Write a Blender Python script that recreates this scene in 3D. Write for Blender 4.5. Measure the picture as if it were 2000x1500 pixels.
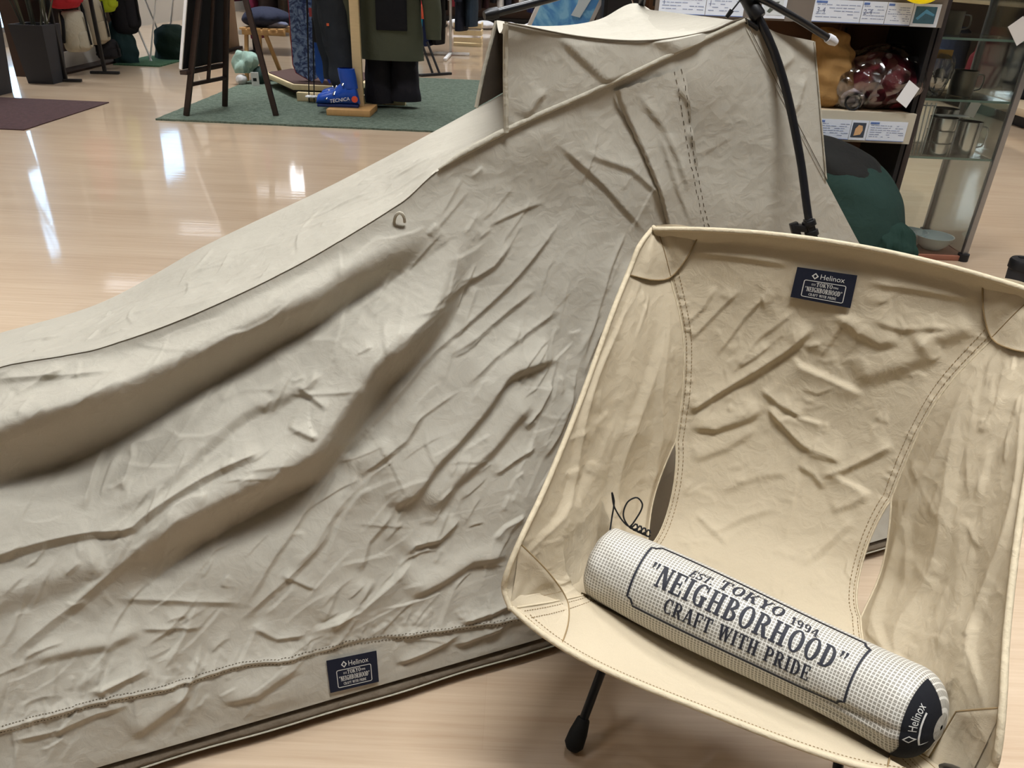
import bpy, bmesh, math, random
import numpy as np
from mathutils import Vector, Matrix

for _o in list(bpy.data.objects):
    bpy.data.objects.remove(_o)
SC = bpy.context.scene
COL = SC.collection

# ---------------------------------------------------------------- camera
CAM_H = 1.0
cam_data = bpy.data.cameras.new('camera')
cam_data.sensor_width = 36.0
cam_data.lens = 27.0
cam_data.clip_start = 0.02
cam_data.clip_end = 200
SC.cycles.transparent_max_bounces = 32
cam = bpy.data.objects.new('camera', cam_data)
COL.objects.link(cam)
cam.matrix_world = Matrix(((0.99904929, -0.04359488, 0.0, 0.0),
                           (0.02086020, 0.47804624, -0.87808692, 0.0),
                           (0.03828009, 0.87725212, 0.47850116, CAM_H),
                           (0, 0, 0, 1)))
SC.camera = cam

# ---------------------------------------------------------------- world, exposure, ceiling lamp strength
world = bpy.data.worlds.new('world')
SC.world = world
world.use_nodes = True
world.node_tree.nodes['Background'].inputs[0].default_value = (0.9, 0.95, 1.0, 1)
world.node_tree.nodes['Background'].inputs[1].default_value = 0.05
vs = SC.view_settings
vs.view_transform = 'Standard'
vs.look = 'None'
vs.gamma = 1.0
vs.use_curve_mapping = False
vs.exposure = -0.2
LAMP_W = 25.0        # watts of each ceiling lamp
LAMP_SPREAD = 84.0  # louvre cut-off
LAMP_GLOW = 3.0
LAMP_X = (-4.75, -2.2, .35, 2.9)
LAMP_Y = (.45, 2.1, 4.5, 6.9, 9.3, 11.7, 14.1, 16.5)
CEIL = 2.9

# ---------------------------------------------------------------- helpers
BASE = {}            # object name -> world position of the thing's base

def srgb(r, g, b):
    def f(c):
        c /= 255.0
        return c / 12.92 if c <= 0.04045 else ((c + 0.055) / 1.055) ** 2.4
    return (f(r), f(g), f(b), 1.0)

MATS = {}

def mat(name, rgb, rough=0.6, metal=0.0, spec=0.5, var=0.0, vscale=8.0, bump=0.0, bscale=60.0,
        trans=0.0, emit=None, estr=0.0, coat=0.0, stretch=(1, 1, 1), sheen=0.0, alpha=1.0, ior=1.45):
    """procedural principled material: colour with soft noise variation and fine relief"""
    if name in MATS:
        return MATS[name]
    m = bpy.data.materials.new(name)
    m.use_nodes = True
    nt = m.node_tree
    p = nt.nodes['Principled BSDF']
    c = srgb(*rgb)
    p.inputs['Base Color'].default_value = c
    p.inputs['Roughness'].default_value = rough
    p.inputs['Metallic'].default_value = metal
    p.inputs['Specular IOR Level'].default_value = spec
    p.inputs['Transmission Weight'].default_value = trans
    p.inputs['Coat Weight'].default_value = coat
    p.inputs['IOR'].default_value = ior
    p.inputs['Alpha'].default_value = alpha
    if sheen:
        p.inputs['Sheen Weight'].default_value = sheen
    if emit:
        p.inputs['Emission Color'].default_value = srgb(*emit)
        p.inputs['Emission Strength'].default_value = estr
    if var or bump:
        tc = nt.nodes.new('ShaderNodeTexCoord')
        mp = nt.nodes.new('ShaderNodeMapping')
        mp.inputs['Scale'].default_value = stretch
        nt.links.new(tc.outputs['Object'], mp.inputs['Vector'])
    if var:
        n = nt.nodes.new('ShaderNodeTexNoise')
        n.inputs['Scale'].default_value = vscale
        n.inputs['Detail'].default_value = 4
        nt.links.new(mp.outputs[0], n.inputs['Vector'])
        mx = nt.nodes.new('ShaderNodeMix')
        mx.data_type = 'RGBA'
        mx.inputs['A'].default_value = tuple(max(0, x * (1 - var)) for x in c[:3]) + (1,)
        mx.inputs['B'].default_value = tuple(min(1, x * (1 + var)) for x in c[:3]) + (1,)
        nt.links.new(n.outputs['Fac'], mx.inputs['Factor'])
        nt.links.new(mx.outputs['Result'], p.inputs['Base Color'])
    if bump:
        n2 = nt.nodes.new('ShaderNodeTexNoise')
        n2.inputs['Scale'].default_value = bscale
        n2.inputs['Detail'].default_value = 5
        nt.links.new(mp.outputs[0], n2.inputs['Vector'])
        b = nt.nodes.new('ShaderNodeBump')
        b.inputs['Strength'].default_value = bump
        b.inputs['Distance'].default_value = 0.01
        nt.links.new(n2.outputs['Fac'], b.inputs['Height'])
        nt.links.new(b.outputs[0], p.inputs['Normal'])
    MATS[name] = m
    return m

def tag(o, label=None, cat=None, group=None, kind=None):
    if label: o['label'] = label
    if cat: o['category'] = cat
    if group: o['group'] = group
    if kind: o['kind'] = kind
    return o

def thing(name, label, cat, base=(0, 0, 0), group=None):
    o = bpy.data.objects.new(name, None)
    o.empty_display_size = 0.1
    COL.objects.link(o)
    o.location = base
    BASE[o.name] = Vector(base)
    return tag(o, label, cat, group)

def link(name, me, parent=None, material=None, smooth=False, base=None, angle=None):
    """mesh in world coordinates -> object at its thing's base"""
    if material is not None:
        me.materials.clear()
        me.materials.append(material)
    o = bpy.data.objects.new(name, me)
    COL.objects.link(o)
    if parent is not None:
        b = BASE[parent.name]
        me.transform(Matrix.Translation(-b))
        o.parent = parent
    else:
        b = Vector(base) if base is not None else Vector((0, 0, 0))
        if base is None and len(me.vertices):
            lo = np.empty(len(me.vertices) * 3); me.vertices.foreach_get('co', lo); lo = lo.reshape(-1, 3)
            b = Vector((float(lo[:, 0].mean()), float(lo[:, 1].mean()), float(lo[:, 2].min())))
        me.transform(Matrix.Translation(-b))
        o.location = b
    BASE[o.name] = b
    if smooth:
        me.polygons.foreach_set('use_smooth', [True] * len(me.polygons))
        if angle:
            me.set_sharp_from_angle(angle=math.radians(angle))
    me.update()
    return o

def mesh_py(verts, faces):
    me = bpy.data.meshes.new('mesh')
    me.from_pydata([tuple(v) for v in verts], [], faces)
    return me

def grid_mesh(P, keep=None, closed_u=False, closed_v=False, uv=None):
    """P: (nu, nv, 3) array -> quad mesh; keep: (nu-1, nv-1) mask"""
    nu, nv = P.shape[:2]
    idx = np.arange(nu * nv).reshape(nu, nv)
    I = idx if not closed_u else np.vstack([idx, idx[:1]])
    if closed_v:
        I = np.hstack([I, I[:, :1]])
    q = np.stack([I[:-1, :-1], I[1:, :-1], I[1:, 1:], I[:-1, 1:]], -1)
    q = q[keep] if keep is not None else q.reshape(-1, 4)
    me = bpy.data.meshes.new('mesh')
    V = P.reshape(-1, 3)
    if keep is not None:
        used = np.unique(q)
        rm = -np.ones(len(V), int); rm[used] = np.arange(len(used))
        V = V[used]; q = rm[q]
    me.vertices.add(len(V)); me.vertices.foreach_set('co', V.astype(np.float32).ravel())
    me.loops.add(q.size); me.loops.foreach_set('vertex_index', q.astype(np.int32).ravel())
    me.polygons.add(len(q))
    me.polygons.foreach_set('loop_start', (np.arange(len(q)) * 4).astype(np.int32))
    me.polygons.foreach_set('loop_total', np.full(len(q), 4, np.int32))
    if uv is not None:
        W = uv.reshape(-1, 2)
        l = me.uv_layers.new(name='UVMap')
        l.data.foreach_set('uv', W[(used[q] if keep is not None else q).ravel()].astype(np.float32).ravel())
    me.update(calc_edges=True)
    me.validate()
    return me

class MB:
    """collects simple shapes into ONE mesh (world coordinates)"""
    def __init__(self):
        self.v = []; self.f = []
    def add(self, verts, faces):
        k = len(self.v)
        self.v += [tuple(map(float, x)) for x in verts]
        self.f += [[i + k for i in f] for f in faces]
        return self
    def box(self, lo, hi, M=None):
        x0, y0, z0 = lo; x1, y1, z1 = hi
        vs_ = [(x0, y0, z0), (x1, y0, z0), (x1, y1, z0), (x0, y1, z0), (x0, y0, z1), (x1, y0, z1), (x1, y1, z1), (x0, y1, z1)]
        if M is not None:
            vs_ = [tuple(M @ Vector(p)) for p in vs_]
        return self.add(vs_, [[0, 3, 2, 1], [4, 5, 6, 7], [0, 1, 5, 4], [1, 2, 6, 5], [2, 3, 7, 6], [3, 0, 4, 7]])
    def beam(self, a, b, w, d, up=(0, 0, 1)):
        a = Vector(a); b = Vector(b)
        t = (b - a).normalized()
        u = Vector(up)
        if abs(t.dot(u)) > .98: u = Vector((0, 1, 0))
        s = t.cross(u).normalized(); u = s.cross(t).normalized()
        vs_ = []
        for c in (a, b):
            for i, j in ((-1, -1), (1, -1), (1, 1), (-1, 1)):
                vs_.append(c + s * (i * w / 2) + u * (j * d / 2))
        return self.add(vs_, [[3, 2, 1, 0], [4, 5, 6, 7], [0, 1, 5, 4], [1, 2, 6, 5], [2, 3, 7, 6], [3, 0, 4, 7]])
    def tube(self, pts, r, seg=10, cap=True):
        pts = [Vector(p) for p in pts]
        rs = r if isinstance(r, (list, tuple)) else [r] * len(pts)
        k = len(self.v); n = len(pts)
        prev = None
        for i, p in enumerate(pts):
            t = (pts[min(i + 1, n - 1)] - pts[max(i - 1, 0)]).normalized()
            if prev is None:
                u = Vector((0, 0, 1)) if abs(t.z) < .9 else Vector((1, 0, 0))
            else:
                u = prev
            s = t.cross(u)
            if s.length < 1e-6: s = t.orthogonal()
            s.normalize(); u = s.cross(t).normalized(); prev = u
            for j in range(seg):
                a = 2 * math.pi * j / seg
                self.v.append(tuple(p + s * (math.cos(a) * rs[i]) + u * (math.sin(a) * rs[i])))
        for i in range(n - 1):
            for j in range(seg):
                a = k + i * seg + j; b = k + i * seg + (j + 1) % seg
                self.f.append([a, b, b + seg, a + seg])
        if cap:
            self.f.append([k + j for j in range(seg)][::-1])
            self.f.append([k + (n - 1) * seg + j for j in range(seg)])
        return self
    def lathe(self, prof, c=(0, 0, 0), seg=24, M=None):
        """prof: list of (r, z)"""
        k = len(self.v)
        for r, z in prof:
            for j in range(seg):
                a = 2 * math.pi * j / seg
                p = Vector((math.cos(a) * max(r, 1e-4), math.sin(a) * max(r, 1e-4), z))
                if M is not None: p = M @ p
                self.v.append(tuple(p + Vector(c)))
        for i in range(len(prof) - 1):
            for j in range(seg):
                a = k + i * seg + j; b = k + i * seg + (j + 1) % seg
                self.f.append([a, b, b + seg, a + seg])
        return self
    def prism(self, poly, z0, z1):
        n = len(poly)
        return self.add([(x, y, z0) for x, y in poly] + [(x, y, z1) for x, y in poly],
                        [list(range(n))[::-1], list(range(n, 2 * n))] + [[i, (i + 1) % n, n + (i + 1) % n, n + i] for i in range(n)])
    def mesh(self):
        me = mesh_py(self.v, self.f)
        bm = bmesh.new(); bm.from_mesh(me)
        bmesh.ops.recalc_face_normals(bm, faces=bm.faces)
        bm.to_mesh(me); bm.free()
        return me
    def build(self, name, material, parent=None, smooth=False, bevel=0.0, base=None, angle=40):
        me = self.mesh()
        if bevel:
            bm = bmesh.new(); bm.from_mesh(me)
            ed = [e for e in bm.edges if len(e.link_faces) == 2 and e.calc_face_angle(0) > 0.6]
            bmesh.ops.bevel(bm, geom=ed, offset=bevel, segments=2, affect='EDGES', profile=0.5, clamp_overlap=True)
            bm.to_mesh(me); bm.free()
        return link(name, me, parent, material, smooth or bevel > 0, base, angle)

def spline(pts, n, t=None):
    """Catmull-Rom through pts (k, d) -> (n, d), parametrised by chord length (or by given t values)"""
    P = np.asarray(pts, float)
    if t is None:
        d = np.r_[0, np.cumsum(np.linalg.norm(np.diff(P, axis=0), axis=1))]
        d /= d[-1]
    else:
        d = np.asarray(t, float)
    q = np.linspace(0, 1, n) if np.isscalar(n) else np.asarray(n, float)
    m = np.zeros_like(P)
    for i in range(len(P)):
        a, b = max(i - 1, 0), min(i + 1, len(P) - 1)
        m[i] = (P[b] - P[a]) / (d[b] - d[a])
    k = np.clip(np.searchsorted(d, q, side='right') - 1, 0, len(P) - 2)
    h = d[k + 1] - d[k]
    u = ((q - d[k]) / h)[:, None]
    h = h[:, None]
    return ((2 * u**3 - 3 * u**2 + 1) * P[k] + (u**3 - 2 * u**2 + u) * h * m[k] + (-2 * u**3 + 3 * u**2) * P[k + 1] + (u**3 - u**2) * h * m[k + 1])

def normals(P):
    du = np.gradient(P, axis=0); dv = np.gradient(P, axis=1)
    n = np.cross(du, dv)
    return n / np.maximum(np.linalg.norm(n, axis=2, keepdims=True), 1e-9)

def smooth01(x):
    x = np.clip(x, 0, 1)
    return x * x * (3 - 2 * x)

def fold(H, X, Y, pts, A, wu, wd, taper=0.15, valley=0.0):
    """add one fold of the cloth to height field H over surface coordinates X, Y (metres).
    Swells gently on the left of the line, drops steeply on its right."""
    pts = np.asarray(pts, float)
    if len(pts) > 4: pts = spline(pts, len(pts) * 3)
    R = max(wu * 2.8, wd * (1 if not valley else 4)) + 0.004
    m = (X > pts[:, 0].min() - R) & (X < pts[:, 0].max() + R) & (Y > pts[:, 1].min() - R) & (Y < pts[:, 1].max() + R)
    if not m.any(): return
    x = X[m]; y = Y[m]
    L = np.r_[0, np.cumsum(np.linalg.norm(np.diff(pts, axis=0), axis=1))]
    best = np.full(x.shape, 1e9); perp = np.zeros(x.shape); sd = np.zeros(x.shape); arc = np.zeros(x.shape)
    for i in range(len(pts) - 1):
        a = pts[i]; d = pts[i + 1] - a; l2 = d @ d
        if l2 < 1e-12: continue
        t = np.clip(((x - a[0]) * d[0] + (y - a[1]) * d[1]) / l2, 0, 1)
        ex = x - a[0] - t * d[0]; ey = y - a[1] - t * d[1]
        D = np.hypot(ex, ey)
        cr = d[0] * ey - d[1] * ex
        pp = np.abs((x - a[0]) * d[1] - (y - a[1]) * d[0]) / math.sqrt(l2)
        k = (D < best - 1e-7) | ((D < best + 1e-7) & (pp > perp))
        best[k] = D[k]; perp[k] = pp[k]
        sd[k] = np.where(cr[k] >= 0, D[k], -D[k])
        arc[k] = L[i] + t[k] * math.sqrt(l2)
    f = arc / L[-1]
    tp = smooth01(np.minimum(f, 1 - f) / max(taper, 1e-3)) if taper > 0 else 1.0
    if A > .02 or wd >= .0119:                      # heavy drape: rounded crest, hollow below
        h = np.where(sd >= 0, 1.0 / (1 + (sd / wu) ** 2) ** 1.5, smooth01(1 + sd / wd))
        if valley:
            h = h - valley * np.where(sd < 0, smooth01(-sd / wd) * np.exp(-np.maximum(-sd - wd, 0) / (wd * .65)), 0)
    else:                            # crease: sharp crest
        h = np.where(sd >= 0, np.exp(-sd / (wu * .8)), np.clip(1 + sd / wd, 0, 1) ** 1.25)
    H[m] += A * tp * h

# ================================================================ the shop: floor, walls, ceiling, lamps
def floor_material():
    m = bpy.data.materials.new('maple_floor'); m.use_nodes = True
    nt = m.node_tree; N = nt.nodes; K = nt.links; p = N['Principled BSDF']
    tc = N.new('ShaderNodeTexCoord')
    def mapped(sc):
        mp = N.new('ShaderNodeMapping'); mp.inputs['Scale'].default_value = sc; K.new(tc.outputs['Object'], mp.inputs['Vector']); return mp.outputs[0]
    a = N.new('ShaderNodeTexNoise'); a.inputs['Scale'].default_value = 1.0; a.inputs['Detail'].default_value = 7; a.inputs['Roughness'].default_value = .65
    K.new(mapped((3.0, 90, 1)), a.inputs['Vector'])
    b = N.new('ShaderNodeTexNoise'); b.inputs['Scale'].default_value = 1.0; b.inputs['Detail'].default_value = 4
    K.new(mapped((.9, 9, 1)), b.inputs['Vector'])
    br = N.new('ShaderNodeTexBrick'); br.inputs['Scale'].default_value = 1.0; br.inputs['Brick Width'].default_value = .91; br.inputs['Row Height'].default_value = .152
    br.inputs['Mortar Size'].default_value = .0006; br.inputs['Color1'].default_value = (.46, .46, .46, 1); br.inputs['Color2'].default_value = (.56, .56, .56, 1); br.inputs['Mortar'].default_value = (.40, .40, .40, 1)
    K.new(tc.outputs['Object'], br.inputs['Vector'])
    s1 = N.new('ShaderNodeMath'); s1.operation = 'MULTIPLY_ADD'; s1.inputs[1].default_value = .45; K.new(a.outputs['Fac'], s1.inputs[0])
    s2 = N.new('ShaderNodeMath'); s2.operation = 'MULTIPLY_ADD'; s2.inputs[1].default_value = .30; K.new(b.outputs['Fac'], s2.inputs[0])
    s3 = N.new('ShaderNodeMath'); s3.operation = 'MULTIPLY'; s3.inputs[1].default_value = .40; K.new(br.outputs['Color'], s3.inputs[0])
    K.new(s3.outputs[0], s2.inputs[2]); K.new(s2.outputs[0], s1.inputs[2])
    cr = N.new('ShaderNodeValToRGB')
    cr.color_ramp.elements[0].position = .38; cr.color_ramp.elements[0].color = srgb(172, 145, 117)
    cr.color_ramp.elements[1].position = .76; cr.color_ramp.elements[1].color = srgb(210, 189, 163)
    K.new(s1.outputs[0], cr.inputs[0]); K.new(cr.outputs[0], p.inputs['Base Color'])
    p.inputs['Roughness'].default_value = .34
    p.inputs['Specular IOR Level'].default_value = .5
    p.inputs['Coat Weight'].default_value = .8; p.inputs['Coat Roughness'].default_value = .06; p.inputs['Coat IOR'].default_value = 1.5
    bp = N.new('ShaderNodeBump'); bp.inputs['Strength'].default_value = .05; bp.inputs['Distance'].default_value = .004
    wv = N.new('ShaderNodeTexNoise'); wv.inputs['Scale'].default_value = 1.0; wv.inputs['Detail'].default_value = 3
    K.new(mapped((2.2, 34, 1)), wv.inputs['Vector'])
    K.new(wv.outputs['Fac'], bp.inputs['Height']); K.new(bp.outputs[0], p.inputs['Normal']); K.new(bp.outputs[0], p.inputs['Coat Normal'])
    return m

def struct(name, mb, m, label=None):
    o = mb.build(name, m); o['kind'] = 'structure'
    if label: o['label'] = label
    return o

XL, XR, YF, YB = -5.7, 4.75, -4.5, 17.5
M_WALL = mat('wall_paint', (196, 192, 184), .9, var=.05, vscale=2)
M_WALLDARK = mat('wall_panel_brown', (62, 46, 38), .8, var=.15, vscale=5)
M_CEIL = mat('ceiling_tiles', (165, 165, 163), .95, var=.04, vscale=3, bump=.1, bscale=40)
struct('floor', MB().box((XL, YF, -.12), (XR, YB, 0)), floor_material(), 'glossy light maple shop floor')
struct('ceiling', MB().box((XL, YF, CEIL), (XR, YB, CEIL + .1)), M_CEIL)
struct('wall_left', MB().box((XL - .1, YF, 0), (XL, YB, CEIL)), M_WALL)
struct('wall_right', MB().box((XR, YF, 0), (XR + .1, YB, CEIL)), M_WALL)
struct('wall_back', MB().box((XL, YB, 0), (XR, YB + .1, CEIL)), M_WALLDARK)
struct('wall_front', MB().box((XL, YF - .1, 0), (XR, YF, CEIL)), M_WALL)

# shop window far left: daylight falls in through its panes
M_SKYLIGHT = mat('daylight_pane', (200, 225, 245), .1, emit=(160, 208, 250), estr=5.0)
M_FRAME = mat('window_frame_metal', (150, 152, 155), .4, metal=.6, var=.05)
for k, (y0, y1, z0, z1) in enumerate(((8.78, 9.25, .2, 2.35), (12.2, 13.0, 1.55, 2.25))):
    w = struct('window_%d' % (k + 1), MB().box((XL + .002, y0, z0), (XL + .02, y1, z1)), M_SKYLIGHT)
    f = MB()
    for a, b in (((y0 - .05, z0 - .05), (y1 + .05, z0)), ((y0 - .05, z1), (y1 + .05, z1 + .05)), ((y0 - .05, z0), (y0, z1)), ((y1, z0), (y1 + .05, z1))):
        f.box((XL + .001, a[0], a[1]), (XL + .05, b[0], b[1]))
    BASE[w.name] = Vector(w.location)
    f.build('window_frame', M_FRAME, w)
# ceiling lamps: louvred troffers, light thrown downwards
M_LOUVRE = mat('lamp_housing', (222, 222, 220), .5, var=.03)
M_DIFF = mat('lamp_diffuser', (255, 255, 255), .5, emit=(244, 248, 255), estr=LAMP_GLOW)
for ix, x in enumerate(LAMP_X):
    for iy, y in enumerate(LAMP_Y):
        side = ('far left', 'left', 'middle', 'right')[ix]
        t = thing('ceiling_lamp', 'louvred white ceiling lamp, %s in the %s row' % (('first', 'second', 'third', 'fourth', 'fifth', 'sixth', 'seventh', 'last')[iy], side), 'lamp', (x, y, CEIL - .06), 'ceiling lamps')
        h = MB()
        for a, b in (((-.64, -.19), (.64, -.15)), ((-.64, .15), (.64, .19)), ((-.64, -.15), (-.6, .15)), ((.6, -.15), (.64, .15))):
            h.box((x + a[0], y + a[1], CEIL - .06), (x + b[0], y + b[1], CEIL - .002))
        h.build('lamp_housing', M_LOUVRE, t)
        MB().box((x - .6, y - .15, CEIL - .03), (x + .6, y + .15, CEIL - .01)).build('diffuser', M_DIFF, t)
        d = bpy.data.lights.new('lamp_light', 'AREA'); d.shape = 'RECTANGLE'; d.size = 1.16; d.size_y = .28
        d.energy = LAMP_W; d.spread = math.radians(LAMP_SPREAD); d.color = (.96, .98, 1.0)
        o = bpy.data.objects.new('lamp_light', d); COL.objects.link(o); o.parent = t; o.location = (0, 0, .025)

def fabric(name, rgb, crumple=0.35, cscale=28.0, weave=0.15, rough=0.85, var=0.06, wscale=1500.0, sheen=0.0):
    """woven cloth: colour mottling, small crumples and a fine weave as relief"""
    m = bpy.data.materials.new(name)
    m.use_nodes = True
    nt = m.node_tree; N = nt.nodes; K = nt.links
    p = N['Principled BSDF']
    p.inputs['Roughness'].default_value = rough
    p.inputs['Specular IOR Level'].default_value = 0.25
    p.inputs['Sheen Weight'].default_value = sheen
    tc = N.new('ShaderNodeTexCoord')
    a = N.new('ShaderNodeTexNoise'); a.inputs['Scale'].default_value = 9; a.inputs['Detail'].default_value = 6
    K.new(tc.outputs['Object'], a.inputs['Vector'])
    fine = N.new('ShaderNodeTexNoise'); fine.inputs['Scale'].default_value = 700; fine.inputs['Detail'].default_value = 2
    K.new(tc.outputs['Object'], fine.inputs['Vector'])
    av = N.new('ShaderNodeMath'); av.operation = 'MULTIPLY_ADD'; av.inputs[1].default_value = 0.5
    K.new(fine.outputs['Fac'], av.inputs[0])
    hf = N.new('ShaderNodeMath'); hf.operation = 'MULTIPLY'; hf.inputs[1].default_value = 0.5
    K.new(a.outputs['Fac'], hf.inputs[0]); K.new(hf.outputs[0], av.inputs[2])
    c = srgb(*rgb)
    mx = N.new('ShaderNodeMix'); mx.data_type = 'RGBA'
    mx.inputs['A'].default_value = tuple(x * (1 - 2 * var) for x in c[:3]) + (1,)
    mx.inputs['B'].default_value = tuple(min(1, x * (1 + 2 * var)) for x in c[:3]) + (1,)
    K.new(av.outputs[0], mx.inputs['Factor'])
    K.new(mx.outputs['Result'], p.inputs['Base Color'])
    # crumples: warped voronoi cell edges
    wp = N.new('ShaderNodeTexNoise'); wp.inputs['Scale'].default_value = 14; wp.inputs['Detail'].default_value = 3
    K.new(tc.outputs['Object'], wp.inputs['Vector'])
    ad = N.new('ShaderNodeMixRGB'); ad.blend_type = 'ADD'; ad.inputs[0].default_value = 0.08
    K.new(tc.outputs['Object'], ad.inputs[1]); K.new(wp.outputs['Color'], ad.inputs[2])
    vo = N.new('ShaderNodeTexVoronoi'); vo.feature = 'F1'; vo.inputs['Scale'].default_value = cscale
    K.new(ad.outputs[0], vo.inputs['Vector'])
    no = N.new('ShaderNodeTexNoise'); no.inputs['Scale'].default_value = cscale * 1.4; no.inputs['Detail'].default_value = 5
    no.inputs['Distortion'].default_value = 1.2
    K.new(tc.outputs['Object'], no.inputs['Vector'])
    sm = N.new('ShaderNodeMath'); sm.operation = 'ADD'
    K.new(vo.outputs['Distance'], sm.inputs[0]); K.new(no.outputs['Fac'], sm.inputs[1])
    b1 = N.new('ShaderNodeBump'); b1.inputs['Strength'].default_value = crumple; b1.inputs['Distance'].default_value = 0.012
    K.new(sm.outputs[0], b1.inputs['Height'])
    b2 = N.new('ShaderNodeBump'); b2.inputs['Strength'].default_value = weave; b2.inputs['Distance'].default_value = 0.0008
    fw = N.new('ShaderNodeTexNoise'); fw.inputs['Scale'].default_value = wscale
    K.new(tc.outputs['Object'], fw.inputs['Vector'])
    K.new(fw.outputs['Fac'], b2.inputs['Height']); K.new(b1.outputs[0], b2.inputs['Normal'])
    K.new(b2.outputs[0], p.inputs['Normal'])
    MATS[name] = m
    return m

M_TENT = fabric('tent_cloth', (178, 172, 158), crumple=0.15, cscale=30, weave=0.2)
M_TAPE = fabric('tent_tape', (176, 169, 152), crumple=0.2, cscale=60)
M_INNERSHADE = fabric('awning_inner_shade', (74, 65, 55), crumple=0.1)  # darkened tent cloth: the shade inside the awning is put into the colour
M_SHEET = fabric('ground_sheet_cloth', (118, 106, 90), crumple=0.4, cscale=20)
M_THREAD = mat('thread', (92, 82, 66), 0.9)
M_BLACKPOLE = mat('pole_anodised', (22, 23, 27), 0.28, spec=0.6, var=0.1, vscale=30)
M_PLASTIC = mat('black_plastic', (18, 18, 20), 0.4, var=0.1, vscale=40)
M_TIP = mat('pole_tip_plastic', (205, 205, 208), 0.35, var=0.05)
M_NAVY = fabric('label_navy', (24, 27, 42), crumple=0.03, cscale=90, weave=0.4, wscale=2600, var=0.1)
M_THREADWHITE = mat('label_white_thread', (196, 194, 188), 0.85, var=0.08, vscale=900)

# ---------------------------------------------------------------- writing
def text_mesh(txt, size=1.0):
    """outline lettering of the built-in face as flat triangles; returns verts (n,2), faces"""
    cu = bpy.data.curves.new('txt', 'FONT')
    cu.body = txt; cu.size = size; cu.resolution_u = 3
    ob = bpy.data.objects.new('txt', cu)
    COL.objects.link(ob)
    dg = bpy.context.evaluated_depsgraph_get()
    me = bpy.data.meshes.new_from_object(ob.evaluated_get(dg))
    v = np.array([p.co[:2] for p in me.vertices]).reshape(-1, 2)
    fc = [list(p.vertices) for p in me.polygons]
    bpy.data.objects.remove(ob); bpy.data.curves.remove(cu); bpy.data.meshes.remove(me)
    return v, fc

class Glyphs:
    """slab-serif lettering drawn from plain shapes; unit height 1"""
    def __init__(self):
        self.v = []; self.f = []
    def quad(self, pts):
        k = len(self.v); self.v += list(pts); self.f.append([k, k + 1, k + 2, k + 3])
    def r(self, x0, y0, x1, y1):
        self.quad([(x0, y0), (x1, y0), (x1, y1), (x0, y1)])
    def arc(self, cx, cy, rx, ry, tx, ty, a0, a1, n=14):
        k = len(self.v)
        for i in range(n + 1):
            a = math.radians(a0 + (a1 - a0) * i / n)
            self.v.append((cx + math.cos(a) * rx, cy + math.sin(a) * ry))
            self.v.append((cx + math.cos(a) * (rx - tx), cy + math.sin(a) * (ry - ty)))
        for i in range(n):
            self.f.append([k + 2 * i, k + 2 * i + 2, k + 2 * i + 3, k + 2 * i + 1])

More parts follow.
